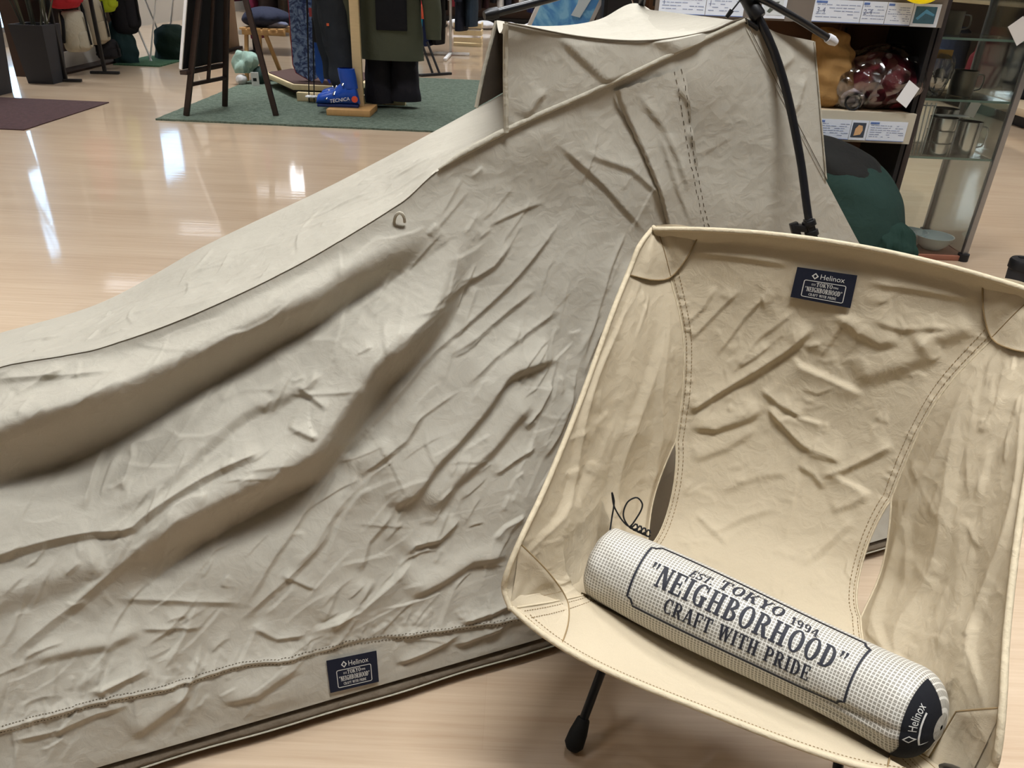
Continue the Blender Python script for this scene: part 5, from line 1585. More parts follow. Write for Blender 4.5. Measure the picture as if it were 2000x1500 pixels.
M_BOOTBLUE = mat('boot_shell_blue', (28, 76, 176), .3, var=.1, vscale=20)
def ski_boot(c, yaw, lab):
    t = thing('ski_boot', lab, 'ski boot', c, 'blue ski boots')
    Mx = rotz(c, yaw)
    R = [(-.04, .0, .0), ]
    m = MB()
    prof = [(-.165, .035, .02), (-.15, .045, .065), (-.10, .05, .085), (-.04, .052, .105), (.01, .05, .14), (.06, .052, .17), (.11, .05, .15), (.135, .04, .05), (.14, .03, .02)]
    sec = spline(prof, 36); seg = 16
    for x, w, h in sec:
        for j in range(seg):
            a = math.pi * 2 * j / seg
            yy = math.cos(a) * w; zz = (h / 2 + math.sin(a) * h / 2)
            m.v.append(tuple(Mx @ Vector((x, yy * (1 - .15 * (zz / max(h, .01)) ** 2), max(zz, .004) + .018))))
    for i in range(len(sec) - 1):
        for j in range(seg):
            a = i * seg + j; b = i * seg + (j + 1) % seg; m.f.append([a, b, b + seg, a + seg])
    m.f.append(list(range(seg))[::-1]); m.f.append([(len(sec) - 1) * seg + j for j in range(seg)])
    m.build('boot_shell', M_BOOTBLUE, t, True)
    MB().box((-.16, -.036, 0), (.135, .036, .022), Mx).build('sole', mat('boot_sole', (24, 40, 92), .6), t, bevel=.006)
    cuff = MB()
    k0 = 0
    for z, r in ((.13, .058), (.2, .062), (.26, .06), (.262, .05)):
        for j in range(18):
            a = 2 * math.pi * j / 18; cuff.v.append(tuple(Mx @ Vector((.065 + math.cos(a) * r + (.2 - z) * .15, math.sin(a) * r * .85, z))))
    for i in range(3):
        for j in range(18):
            a = i * 18 + j; b = i * 18 + (j + 1) % 18; cuff.f.append([a, b, b + 18, a + 18])
    cuff.build('cuff', M_BOOTBLUE, t, True)
    for x, z, w in ((-.09, .085, .105), (-.035, .115, .11), (.03, .18, .13)):
        MB().beam(Mx @ Vector((x, -.052, z - .03)), Mx @ Vector((x + .02, .0, z + .028)), .016, .008).build('buckle', M_STEEL, t, bevel=.002)
    return t
b1 = ski_boot((-1.325, 5.80, .055), .06, 'nearer blue ski boot with white lettering and a red tag on the wooden block')
ski_boot((-1.34, 5.99, .055), .1, 'farther blue ski boot behind the lettered one on the wooden block')
BASE[b1.name] = Vector((-1.325, 5.80, .055))
v, f = text_mesh('TECNICA', .034)
MB().add([(-1.385 + a, 5.742, .088 + b + a * .16) for a, b in v], f).build('lettering', M_WHITE, b1)
MB().lathe([(0, 0), (.022, 0), (.022, .006), (0, .006)], (0, 0, 0), 14, Matrix.Translation((-1.205, 5.738, .12)) @ Matrix.Rotation(math.pi / 2, 4, 'X')).build('red_tag', mat('orange_tag', (218, 84, 56), .5), b1, True)

def jacket(c, rgb, lab, w=.5, h=.75, d=.16, name='ski_jacket', seed=0, pocket=None, sleeve=.62, group=None, lining=None):
    x, y, z = c           # shoulder centre
    t = thing(name, lab, 'jacket', (x, y, z - h), group)
    m_ = cloth(rgb)
    tube_body([(x, y, z - h, w * .5, d * .55), (x, y, z - h * .97, w * .5, d * .56), (x, y, z - h * .6, w * .47, d * .5), (x, y, z - h * .25, w * .45, d * .48), (x, y, z - .06, w * .42, d * .4), (x, y, z, w * .2, d * .3), (x, y, z + .05, w * .12, d * .25)], 36, .03, 6, seed).build('jacket_body', m_, t, True)
    for s in (-1, 1):
        tube_body([(x + s * (w * .5 + .08), y - .03, z - h * sleeve - .2, .055, .05), (x + s * (w * .5 + .07), y - .03, z - h * sleeve, .065, .06), (x + s * (w * .5 + .03), y - .02, z - h * .4, .075, .07), (x + s * w * .42, y, z - .1, .08, .07), (x + s * w * .36, y, z - .02, .05, .05)], 20, .05, 4, seed + 5 + s).build('sleeve', m_, t, True)
    if pocket:
        px, pz, pw, phh = pocket
        MB().box((x + px - pw / 2, y - d * .60, z - pz - phh), (x + px + pw / 2, y - d * .48, z - pz)).build('pocket_panel', cloth((26, 27, 32)), t, bevel=.006)
    return t
jacket((-.98, 6.05, 1.28), (78, 82, 68), 'long olive ski jacket with a black panel hanging on the pine stand', .46, .92, .17, 'ski_jacket', 31, (.02, .50, .22, .22), .62)
t = thing('ski_trousers', 'black ski trousers hanging below the olive jacket', 'trousers', (-1.0, 6.12, .045))
for k, (x, w) in enumerate(((-1.10, .105), (-.90, .11))):
    tube_body([(x, 6.14, .045 + .02 * k, w, .08), (x, 6.14, .10, w * 1.02, .085), (x, 6.14, .25, w * .92, .08), (x, 6.14, .45, w * .9, .08), (x + .02 - .04 * k, 6.12, .62, w, .085)], 28, .05, 5, 40 + k).build('trouser_leg', cloth((38, 36, 42)), t, True)
tag(tube_body([(-1.0, 6.22, .11, .05, .05), (-1.0, 6.22, .3, .07, .05), (-1.0, 6.22, .5, .07, .05)], 20, .04, 5, 44).build('garment', cloth((62, 18, 24)), None, True), 'dark red garment glimpsed between the black trouser legs', 'garment')

# ---------------------------------------------------------------- wooden chair with goods behind the platform
t = thing('wooden_chair', 'light wooden folding chair loaded with clothes behind the snowboard', 'chair', (-2.3, 7.35, 0))
for a, b in (((-2.46, 7.2, .121 if False else 0), (-2.42, 7.22, .42)), ((-2.17, 7.34, 0), (-2.26, 7.2, .42)), ((-2.46, 7.62, 0), (-2.42, 7.58, .42)), ((-2.12, 7.62, 0), (-2.14, 7.58, .42))):
    MB().beam(a, b, .03, .03, (0, 1, 0)).build('leg', M_OAK, t, bevel=.003)
for y in (7.2, 7.58):
    MB().beam((-2.45, y, .41), (-2.08, y, .41), .03, .045).build('seat_rail', M_OAK, t, bevel=.003)
for i in range(6):
    MB().beam((-2.44 + i * .065, 7.18, .435), (-2.44 + i * .065, 7.6, .435), .05, .014).build('seat_slat', M_OAK, t)
tag(blob((-2.28, 7.36, .52), (.2, .17, .085), 51, .12, 0, .9).build('folded_clothes', cloth((40, 44, 62)), None, True), 'dark blue folded clothes heaped on the wooden chair', 'clothes')
tag(blob((-2.2, 7.30, .475), (.12, .06, .035), 52, .08, 0, .9).build('rolled_cloth', cloth((112, 116, 138)), None, True), 'grey-blue rolled cloth at the front of the wooden chair', 'cloth')
tag(blob((-2.40, 7.06, .18), (.07, .06, .09), 53, .45, .3, .9, 40, 28, 14).build('plush_bundle', cloth((150, 176, 164)), None, True), 'pale green soft bundle hanging in front of the wooden chair', 'bundle')
tag(blob((-2.31, 7.08, .075), (.06, .06, .075), 54, .1, 0, .99).build('shopping_bag', cloth((48, 66, 62)), None, True), 'dark green small bag on the floor below the wooden chair', 'bag')
t = thing('price_board', 'small white card with black print on the floor beside the wooden chair', 'card', (-2.30, 6.93, .012))
MB().box((-2.325, 6.92, .012), (-2.265, 6.935, .12), None).build('card', M_WHITE, t)
MB().box((-2.31, 6.917, .05), (-2.28, 6.9205, .075), None).build('print', M_BLACK, t)
tag(blob((-2.44, 7.0, .045), (.045, .05, .045), 55, .1, 0, .9).build('sneaker', cloth((190, 188, 186)), None, True), 'small white shoe on the floor left of the wooden chair', 'shoe')

# ---------------------------------------------------------------- clothes on racks in the background
def hung_garment(c, w, h, d, rgb, lab, seed, yaw=0.0, name='garment', group=None, hem=1.0, rail=None):
    """garment on a hanger, seen from the side of its rack: shoulders, body, two sleeves"""
    x, y, z = c
    t = thing(name, lab, 'garment', (x, y, z - h), group)
    m_ = cloth(rgb)
    b = tube_body([(0, 0, -h, w * .48 * hem, d * .5), (0, 0, -h * .96, w * .49 * hem, d * .52), (0, 0, -h * .5, w * .45, d * .5), (0, 0, -h * .15, w * .44, d * .45), (0, 0, -.05, w * .4, d * .35), (0, 0, 0, w * .12, d * .2)], 22, .05, 5, seed)
    Mx = rotz(c, yaw); b.v = [tuple(Mx @ Vector(p)) for p in b.v]; b.build('garment_body', m_, t, True)
    for s in (-1, 1):
        q = tube_body([(s * w * .54, -.01, -h * .72, w * .09, d * .35), (s * w * .52, 0, -h * .4, w * .1, d * .38), (s * w * .42, 0, -.1, w * .11, d * .38), (s * w * .34, 0, -.04, w * .07, d * .25)], 14, .05, 4, seed + 9 + s)
        q.v = [tuple(Mx @ Vector(p)) for p in q.v]; q.build('sleeve', m_, t, True)
    MB().tube([Mx @ Vector((0, 0, -.01)), Mx @ Vector((0, 0, .05)), Mx @ Vector((.02, 0, .075))], .004, 6).build('hanger_hook', M_STEEL, t, True)
    return t

def rail_stand(x0, x1, y, z, m_, lab, yaw90=False, feet=True):
    t = thing('clothes_rail', lab, 'clothes rail', ((x0 + x1) / 2, y, 0))
    for x in (x0, x1):
        MB().tube([(x, y, .02), (x, y, z)], .014, 8).build('upright', m_, t, True)
        if feet: MB().beam((x, y - .22, .015), (x, y + .22, .015), .035, .028).build('foot', m_, t, bevel=.004)
    MB().tube([(x0, y, z), (x1, y, z)], .013, 8).build('rail', m_, t, True)
    return t

# white stand right of the olive jacket
t = thing('clothes_rail', 'white T-footed clothes rail right of the olive jacket', 'clothes rail', (-.93, 10.2, 0))
MB().tube([(-.93, 10.2, .03), (-.93, 10.2, 1.5)], .017, 10).build('upright', M_WHITE, t, True)
MB().beam((-1.14, 10.18, .02), (-.70, 10.22, .02), .04, .03).build('foot', M_WHITE, t, bevel=.006)
MB().beam((-.93, 9.5, .02), (-.93, 10.2, .02), .04, .03).build('foot', M_WHITE, t, bevel=.006)
MB().tube([(-1.5, 10.2, 1.5), (-.3, 10.2, 1.5)], .015, 8).build('rail', M_WHITE, t, True)
for k, (x, y, zb, rgb, lab) in enumerate(((-1.42, 10.25, .35, (30, 26, 60), 'dark indigo garment at the left end of the white rail'), (-1.30, 10.1, .12, (30, 140, 176), 'turquoise garment hanging at the white rail'), (-1.22, 10.22, .10, (20, 30, 60), 'navy garment hanging beside the turquoise one'),
                                          (-1.08, 10.25, .12, (16, 16, 18), 'black garment left of the white rail post'), (-.80, 10.26, .28, (22, 26, 38), 'blue-black garment right of the white rail post'), (-.68, 10.28, .33, (30, 44, 58), 'slate blue garment at the right of the white rail'))):
    hung_garment((x, y, 1.42), .44, 1.42 - zb, .13, rgb, lab, 60 + k, math.pi / 2 - .15, group='clothes on the white rail')
t = thing('shoulder_bag', 'orange shoulder bag hanging in front of the white rail', 'bag', (-1.09, 9.4, .44))
tube_body([(-1.09, 9.4, .44, .10, .05), (-1.09, 9.4, .47, .105, .055), (-1.09, 9.4, .56, .10, .05), (-1.09, 9.4, .585, .09, .04)], 24, .02, 5, 71).build('bag_body', cloth((196, 84, 60)), t, True)
MB().tube([tuple(p) for p in spline([(-1.18, 9.4, .57), (-1.16, 9.42, .8), (-1.12, 9.5, 1.1), (-1.04, 9.42, .8), (-1.0, 9.4, .57)], 20)], .007, 6).build('shoulder_strap', cloth((200, 60, 70)), t, True)
t = thing('floor_stand', 'black crossed foot of a display stand behind the turf rug', 'stand', (-.9, 8.2, 0))
MB().beam((-1.04, 8.08, .012), (-.76, 8.34, .012), .05, .022).build('foot', M_BLACK, t, bevel=.004)
MB().tube([(-1.08, 8.3, .38), (-.93, 8.22, .02)], .012, 8).build('strut', M_BLACK, t, True)
MB().tube([(-.99, 8.3, .30), (-.86, 8.22, .02)], .012, 8).build('strut', M_BLACK, t, True)
MB().tube([(-1.06, 8.32, .3), (-1.06, 8.32, 1.3)], .014, 8).build('post', M_BLACK, t, True)
t = thing('crate', 'pale wooden crate under the clothes behind the white rail', 'crate', (-.82, 11.6, 0))
for z in (.05, .14, .23):
    MB().box((-1.0, 11.4, z), (-.62, 11.42, z + .06)).build('slat', M_PINEX, t)
    MB().box((-.64, 11.42, z), (-.62, 11.8, z + .06)).build('slat', M_PINE, t)
MB().box((-1.0, 11.4, .0), (-.62, 11.8, .04)).build('bottom', M_PINEX, t)

# far rails
far_cols = [(225, 225, 230), (120, 40, 48), (40, 26, 34), (236, 236, 238), (30, 20, 22), (52, 30, 34), (20, 20, 24), (235, 235, 235), (44, 46, 60), (90, 70, 66), (230, 228, 224), (36, 42, 80), (50, 40, 36), (40, 62, 56)]
far_names = ['white', 'maroon', 'plum-black', 'bright white', 'black', 'dark burgundy', 'jet black', 'snow-white', 'slate', 'taupe', 'off-white', 'royal navy', 'dark brown', 'pine green']
rail_stand(-1.45, .35, 14.9, 1.45, M_BLACK, 'black clothes rail at the far back of the aisle')
for k in range(14):
    x = -1.40 + k * .13
    hung_garment((x, 14.9 + RNG.uniform(-.04, .04), 1.40), .46, 1.40 - RNG.uniform(.22, .5), .11, far_cols[k], '%s garment on the far rail, number %d from its left end' % (far_names[k], k + 1), 90 + k, math.pi / 2 + RNG.uniform(-.3, .3), group='clothes on the far rail')
for k, (x, y) in enumerate(((-1.15, 14.6), (-.75, 14.7), (-.35, 14.62), (.1, 14.7))):
    tag(blob((x, y, .07), (.17, .12, .07), 130 + k, .2, 0, .95).build('folded_towels', cloth((222, 222, 226)), None, True), '%s pile of white folded towels under the far rail' % ('leftmost', 'second', 'third', 'rightmost')[k], 'towels', 'towel piles')
# rail behind the easel
rail_stand(-4.6, -2.9, 12.0, 1.4, M_ALU, 'grey clothes rail far behind the easel')
for k, (rgb, nm) in enumerate((((28, 28, 32), 'black'), ((112, 40, 72), 'magenta'), ((92, 32, 60), 'wine-coloured'), ((44, 40, 46), 'dark grey'), ((30, 30, 34), 'coal-black'), ((60, 110, 120), 'teal'), ((200, 200, 204), 'white'), ((52, 44, 52), 'mauve-grey'), ((130, 110, 84), 'khaki'))):
    hung_garment((-4.5 + k * .19, 12.0, 1.35), .46, 1.35 - (.25 + .08 * (k % 3)), .13, rgb, '%s garment on the grey rail far behind the easel' % nm, 150 + k, math.pi / 2 + RNG.uniform(-.3, .3), group='clothes on the grey rail')
t = thing('light_box', 'illuminated white light box on a post far behind the easel', 'light box', (-3.58, 12.6, 0))
MB().box((-3.61, 12.58, 0), (-3.55, 12.62, 1.6)).build('post', M_ALU, t)
MB().box((-3.78, 12.52, 1.58), (-3.38, 12.66, 2.42)).build('casing', M_ALU, t, bevel=.004)
MB().box((-3.755, 12.515, 1.605), (-3.405, 12.525, 2.395)).build('lit_panel', mat('lit_panel', (250, 250, 250), .4, emit=(244, 248, 255), estr=6.0), t)
# rail right behind the platform
rail_stand(-3.15, -2.0, 9.6, 1.4, M_BLACK, 'black clothes rail behind the wooden chair')
for k, (rgb, nm) in enumerate((((132, 50, 84), 'magenta'), ((56, 46, 46), 'umber'), ((70, 64, 60), 'grey-brown'), ((28, 32, 50), 'midnight blue'), ((36, 40, 62), 'indigo'), ((150, 48, 60), 'red'), ((200, 196, 196), 'pale grey'))):
    hung_garment((-3.08 + k * .165, 9.6, 1.35), .46, 1.35 - (.16 + .1 * ((k * 2) % 3)), .13, rgb, '%s garment on the black rail behind the wooden chair' % nm, 170 + k, math.pi / 2 + RNG.uniform(-.3, .3), group='clothes on the black rail')
# long low gondola at the very back with dark fronts
t = thing('gondola', 'long dark display counter along the back wall', 'counter', (-1, 16.9, 0))
MB().box((-5.4, 16.5, .0), (4.4, 17.3, .08)).build('plinth', M_BLACK, t)
MB().box((-5.4, 16.55, .08), (4.4, 17.3, .9)).build('body', M_WALLDARK, t)
MB().box((-5.45, 16.45, .9), (4.45, 17.35, .94)).build('top', M_DARKWOOD, t, bevel=.004)

# ---------------------------------------------------------------- leaning poster behind the tent
t = thing('poster_stand', 'blue map poster in a white frame tilted behind the tent roof', 'poster', (.2, 4.25, 0))
Mp = Matrix.Translation((.12, 4.2, .66)) @ Matrix.Rotation(math.radians(24), 4, 'Y') @ Matrix.Rotation(math.radians(-12), 4, 'X')
MB().box((-.145, -.008, -.02), (.145, .008, .44), Mp).build('frame', M_WHITE, t, bevel=.003)
MB().box((-.125, -.0095, .0), (.125, -.0075, .42), Mp).build('poster_sheet', pattern_material('map_print', (86, 150, 214), (140, 200, 236), (112, 178, 226), 9), t)
sh = MB()
sh.add([Mp @ Vector(p) for p in ((.03, -.011, .16), (.075, -.011, .17), (.09, -.011, .28), (.06, -.011, .36), (.02, -.011, .30), (.035, -.011, .22))], [[0, 1, 2, 3, 4, 5]])
sh.build('pale_shape', mat('pale_map', (206, 220, 226), .6, var=.05), t)
MB().tube([Mp @ Vector((-.1, .01, .0)), (.02, 4.3, 0)], .012, 8).build('leg', M_BLACK, t, True)
MB().tube([Mp @ Vector((.1, .01, .0)), (.32, 4.3, 0)], .012, 8).build('leg', M_BLACK, t, True)
MB().tube([Mp @ Vector((0, .01, .3)), (.2, 4.55, 0)], .012, 8).build('leg', M_BLACK, t, True)
t = thing('display_bin', 'dark cabinet standing between the poster and the shelf', 'cabinet', (.46, 4.3, 0))
MB().box((.36, 4.1, 0), (.62, 4.5, 1.15)).build('body', M_BLACK, t, bevel=.006)
MB().box((.38, 4.09, .06), (.60, 4.1, .55)).build('door', M_CHARCOAL, t)
MB().box((.38, 4.09, .58), (.60, 4.1, 1.1)).build('door', M_CHARCOAL, t)
MB().tube([tuple(p) for p in spline([(.40, 4.08, .95), (.46, 4.06, .92), (.5, 4.05, .84), (.50, 4.06, .7)], 14)], .004, 6).build('cable', M_STEEL, t, True)

# ---------------------------------------------------------------- shelf unit with price cards
t = thing('shelf_unit', 'wooden shop shelf with price cards behind the tent head', 'shelf', (.95, 3.2, 0))
M_SHELF = mat('shelf_wood', (196, 176, 146), .6, var=.08, vscale=10, stretch=(5, 1, 1))
M_BACKBOARD = mat('shelf_back', (92, 66, 46), .8, var=.12, vscale=6)
MB().box((.44, 3.36, .0), (1.44, 3.39, 1.5)).build('back_board', M_BACKBOARD, t)
for z, x0 in ((.93, .44), (.555, .44), (.10, .44)):
    MB().box((x0, 2.99, z), (1.44, 3.36, z + .022)).build('shelf_board', M_SHELF, t, bevel=.002)
MB().box((.44, 2.975, .865), (1.44, 2.99, .952)).build('card_rail', mat('rail_grey', (120, 112, 104), .5), t)
MB().box((.44, 2.975, .470), (1.44, 2.99, .577)).build('card_rail', mat('rail_cream', (196, 190, 172), .5), t)
for x in (.47, 1.23):
    up = MB().box((x, 3.335, 0), (x + .035, 3.36, 1.5)); upo = up.build('upright', mat('upright_brown', (84, 62, 44), .6, var=.1), t)
    for i in range(40):
        MB().box((x + .012, 3.3335, .1 + i * .034), (x + .022, 3.3355, .122 + i * .034)).build('slot', M_BLACK, upo)
MB().box((1.425, 3.0, 0), (1.44, 3.36, .93)).build('side_panel', M_BLACK, t)

def price_card(x0, x1, z0, z1, lab, txt=None, pic=None, lines=5, tilt=0.0, seed=0, y=2.972):
    t = thing('price_card', lab, 'price card', ((x0 + x1) / 2, y, z0), 'price cards')
    MB().box((x0, y - .0015, z0), (x1, y, z1)).build('card', M_WHITECARD, t)
    if pic:
        m_ = pic
        px0 = x0 + (x1 - x0) * .08; px1 = x1 - (x1 - x0) * .14; pz0 = z0 + (z1 - z0) * .14; pz1 = z1 - (z1 - z0) * .12
        MB().box((px0, y - .0022, pz0), (px1, y - .0014, pz1)).build('picture', m_[0], t)
        MB().add([(px0 + (px1 - px0) * a, y - .0028, pz0 + (pz1 - pz0) * b) for a, b in m_[2]], [list(range(len(m_[2])))]).build('picture_shape', m_[1], t)
        return t
    r = random.Random(seed); h = z1 - z0; w = x1 - x0
    MB().box((x0 + w * .03, y - .0022, z1 - h * .16), (x0 + w * .26, y - .0014, z1 - h * .06)).build('header_bar', M_BLUEPRINT, t)
    m = MB()
    for i in range(lines):
        zz = z1 - h * (.24 + .68 * i / lines); x = x0 + w * .06
        while x < x1 - w * .1:
            l = r.uniform(.04, .16) * w
            if r.random() < .7: m.box((x, y - .0020, zz), (min(x + l, x1 - w * .04), y - .0014, zz + h * .035))
            x += l + .02 * w
    m.build('fine_print', M_GREYPRINT, t)
    MB().box((x0, y - .0020, z0 + h * .0), (x1, y - .0014, z0 + h * .03)).build('edge_line', M_BLUEPRINT, t)
    if txt:
        v, f = text_mesh(txt, h * .34)
        MB().add([(x0 + w * .06 + a, y - .0024, z0 + h * .42 + b) for a, b in v], f).build('lettering', mat('card_ink', (120, 130, 160), .7), t)
    return t
tentpic = (mat('pic_field', (70, 110, 130), .5, var=.3, vscale=60), mat('pic_tarp', (96, 164, 206), .5, var=.1), [(.08, .3), (.5, .85), (.95, .55), (.9, .45), (.5, .6), (.2, .2)])
shellpic = (mat('pic_dark', (64, 74, 88), .5, var=.2, vscale=60), mat('pic_shell', (222, 178, 130), .5, var=.2, vscale=90), [(.2, .1), (.25, .6), (.45, .85), (.75, .8), (.82, .5), (.7, .2)])
shoepic = (mat('pic_pale', (214, 222, 226), .5), mat('pic_shape', (92, 100, 92), .5, var=.2), [(.2, .2), (.5, .75), (.8, .8), (.6, .4), (.35, .12)])
price_card(.452, .612, .872, .945, 'upper shelf price card with a blue dot, leftmost', '1', seed=1)
price_card(.614, .745, .872, .945, 'upper shelf price card left of the tent pole hub', '1', seed=2)
price_card(.805, .890, .872, .945, 'upper shelf picture card with a dark slanted shape right of the pole hub', pic=shoepic)
price_card(.985, 1.150, .868, .938, 'upper shelf price card reading 3-4', '3-4', seed=3)
price_card(1.152, 1.235, .868, .938, 'upper shelf price card reading 2-4', '2-4', seed=4)
price_card(1.237, 1.325, .868, .938, 'upper shelf price card with fine print left of the tarp picture', None, lines=7, seed=5)
price_card(1.327, 1.420, .866, .938, 'upper shelf picture card showing a blue tarp', pic=tentpic)
price_card(1.075, 1.208, .478, .548, 'lower shelf price card nearest the tent edge', None, lines=6, seed=6)
price_card(1.210, 1.272, .478, .548, 'lower shelf picture card showing an orange shell tent', pic=shellpic)
price_card(1.274, 1.415, .478, .548, 'lower shelf price card at the right end', None, lines=6, seed=7)
price_card(.90, 1.073, .478, .548, 'lower shelf price card mostly hidden by the tent', None, lines=6, seed=8)

# yellow bowl, clear cups on the top shelf
t = thing('yellow_dish', 'shiny yellow round dish tipped over the upper shelf edge', 'dish', (1.325, 2.99, .94))
MB().lathe([(0, .0), (.06, .0), (.085, .014), (.095, .034), (.089, .034), (.078, .018), (.055, .007), (0, .007)], (0, 0, 0), 36, Matrix.Translation((1.325, 3.0, 1.01)) @ Matrix.Rotation(math.radians(66), 4, 'X')).build('dish_body', mat('yellow_plastic', (236, 206, 16), .25, var=.05), t, True)
M_CUP = glass_material('clear_cup', (225, 232, 228), 1.0, base=.12)
for x, lab, c2 in ((1.50, 'clear cup with a pale base on top of the glass cabinet corner, left one', (214, 210, 196)), (1.575, 'clear cup with a lime base on top of the glass cabinet corner, right one', (196, 206, 120))):
    t = thing('clear_cup', lab, 'cup', (x, 3.08, .975), 'clear cups')
    MB().lathe([(.026, 0), (.03, .09), (.032, .09), (.028, 0)], (x, 3.08, .975), 20).build('cup_wall', M_CUP, t, True)
    MB().lathe([(0, 0.002), (.024, .002), (.024, .03), (0, .03)], (x, 3.08, .975), 20).build('cup_fill', mat('cup_%d' % c2[2], c2, .5), t, True)

# brown stuff sack and maroon bag in plastic on the lower shelf
t = thing('stuff_sack', 'brown cloth stuff sack standing on the lower shelf beside the tent', 'stuff sack', (1.14, 3.1, .577))
tube_body([(1.125, 3.1, .578, .06, .06), (1.125, 3.1, .60, .088, .085), (1.13, 3.1, .67, .095, .09), (1.13, 3.1, .73, .085, .08), (1.13, 3.1, .770, .070, .066), (1.115, 3.1, .790, .066, .062), (1.11, 3.1, .825, .060, .054), (1.09, 3.1, .845, .02, .02)], 40, .075, 6, 61).build('sack_body', cloth((150, 116, 70)), t, True)
t = thing('packed_bag', 'maroon sleeping bag packed in a crinkled clear plastic bag on the lower shelf', 'packed bag', (1.34, 3.12, .577))
blob((1.33, 3.12, .672), (.150, .12, .098), 66, .10, .2, .92, 56, 36, 12).build('maroon_cloth', cloth((104, 24, 38)), t, True)
M_FILM = glass_material('clear_film', (248, 246, 250), 1.2, .8, 20, base=.12, film=1)
blob((1.335, 3.11, .675), (.172, .135, .112), 67, .12, .2, .86, 64, 44, 26).build('plastic_film', M_FILM, t, True)
MB().box((-.0255, -.001, -.04), (.0255, .001, .04), Matrix.Translation((1.385, 2.972, .645)) @ Matrix.Rotation(.55, 4, 'Y') @ Matrix.Rotation(-.3, 4, 'X')).build('white_tag', M_WHITE, t)
t = thing('packed_bag', 'white fleece roll in clear plastic in front of the maroon bag', 'packed bag', (1.2, 3.05, .577))
blob((1.215, 3.06, .615), (.055, .05, .038), 68, .06, 0, .95).build('fleece_roll', cloth((222, 218, 216)), t, True)
blob((1.215, 3.06, .617), (.075, .06, .048), 69, .1, 0, .84, 40, 28, 14).build('plastic_film', M_FILM, t, True)
MB().tube([(1.21 + .028 * math.cos(a), 3.002 + .006 * math.cos(a * 2), .607 + .028 * math.sin(a)) for a in np.linspace(0, 6.28, 20)], .004, 6).build('dark_ring', M_BLACK, t, True)

# ---------------------------------------------------------------- glass cabinet
CX0, CX1, CY0, CY1 = 1.485, 1.835, 3.07, 3.42
t = thing('glass_cabinet', 'tall glass display cabinet with metal posts right of the shelf', 'cabinet', (1.66, 3.25, 0))
M_GLASS = glass_material('cabinet_glass', (249, 252, 251), .8, base=.005)
M_GLASSEDGE = mat('glass_edge', (150, 178, 170), .2, var=.05)
MB().box((CX0 - .01, CY0 - .01, 0), (CX1 + .01, CY1 + .01, .022)).build('base_board', mat('reddish_board', (150, 98, 78), .5, var=.12, vscale=12), t, bevel=.002)
for i, (x, y) in enumerate(((CX0, CY0), (CX1, CY0), (CX0, CY1), (CX1, CY1))):
    MB().box((x - .011, y - .011, .022), (x + .011, y + .011, 1.6)).build('post', M_ALU if x > 1.6 else mat('dark_post', (70, 66, 68), .4, metal=.5), t, bevel=.002)
    MB().lathe([(0, 0), (.022, 0), (.022, .03), (0, .03)], (x, y, .0), 14).build('foot', M_BLACK, t, True)
for z in (.403, .615, .825, 1.2):
    s = MB().box((CX0 + .012, CY0 + .005, z), (CX1 - .012, CY1 - .005, z + .006)).build('glass_shelf', M_GLASS, t)
    MB().box((CX0 + .012, CY0 + .002, z - .001), (CX1 - .012, CY0 + .005, z + .007)).build('shelf_edge', M_GLASSEDGE, s)
for a, b, nm in (((CX0 + .011, CY0 - .002, .022), (CX1 - .011, CY0 + .001, 1.6), 'front_pane'), ((CX0 - .002, CY0 + .011, .022), (CX0 + .001, CY1 - .011, 1.6), 'side_pane'), ((CX1 - .001, CY0 + .011, .022), (CX1 + .002, CY1 - .011, 1.6), 'side_pane'), ((CX0 + .011, CY1 - .001, .022), (CX1 - .011, CY1 + .002, 1.6), 'back_pane')):
    MB().box(a, b).build(nm, M_GLASS, t)
MB().box((CX0 - .012, CY0 - .012, 1.6), (CX1 + .012, CY1 + .012, 1.62)).build('top_frame', M_ALU, t)
MB().box((-.04, -.001, -.028), (.04, .001, .028), Matrix.Translation((1.765, 3.062, .862)) @ Matrix.Rotation(.85, 4, 'Y')).build('price_sticker', M_WHITE, t)

def mug(x, y, z, r, h, lab, m_, name='metal_mug', handle=True):
    t = thing(name, lab, 'mug', (x, y, z), 'camping cookware')
    MB().lathe([(0, 0), (r * .96, 0), (r, .006), (r, h), (r * .95, h), (r * .95, .008), (0, .006)], (x, y, z), 28).build('mug_wall', m_, t, True)
    if handle:
        MB().tube([tuple(p) for p in spline([(x + r, y, z + h * .85), (x + r + .03, y, z + h * .8), (x + r + .03, y, z + h * .3), (x + r, y, z + h * .2)], 12)], .003, 6).build('handle', m_, t, True)
    return t
mug(1.745, 3.16, .409, .045, .125, 'tall steel mug standing right in the glass cabinet', M_STEEL)
mug(1.63, 3.14, .409, .052, .045, 'bottom steel bowl of the stack in the glass cabinet', M_STEEL, 'steel_bowl', False)
mug(1.63, 3.14, .456, .052, .045, 'middle steel bowl of the stack in the glass cabinet', M_STEEL, 'steel_bowl', False)
mug(1.63, 3.14, .503, .052, .045, 'top steel bowl of the stack in the glass cabinet', M_STEEL, 'steel_bowl', False)
mug(1.71, 3.30, .409, .05, .15, 'tall steel pot behind the steel mug', M_STEEL, 'steel_pot')
t = thing('mesh_rack', 'thin wire rack leaning at the left pane of the glass cabinet', 'rack', (1.54, 3.12, .409))
for i in range(5):
    MB().tube([(1.52 + i * .013, 3.12, .409), (1.50 + i * .018, 3.12, .60)], .0025, 6).build('wire', M_STEEL, t, True)
MB().tube([(1.505, 3.12, .59), (1.575, 3.12, .59)], .0025, 6).build('rim_wire', M_STEEL, t, True)
t = thing('paper_card', 'white paper card leaning on the steel bowls in the glass cabinet', 'card', (1.66, 3.11, .55))
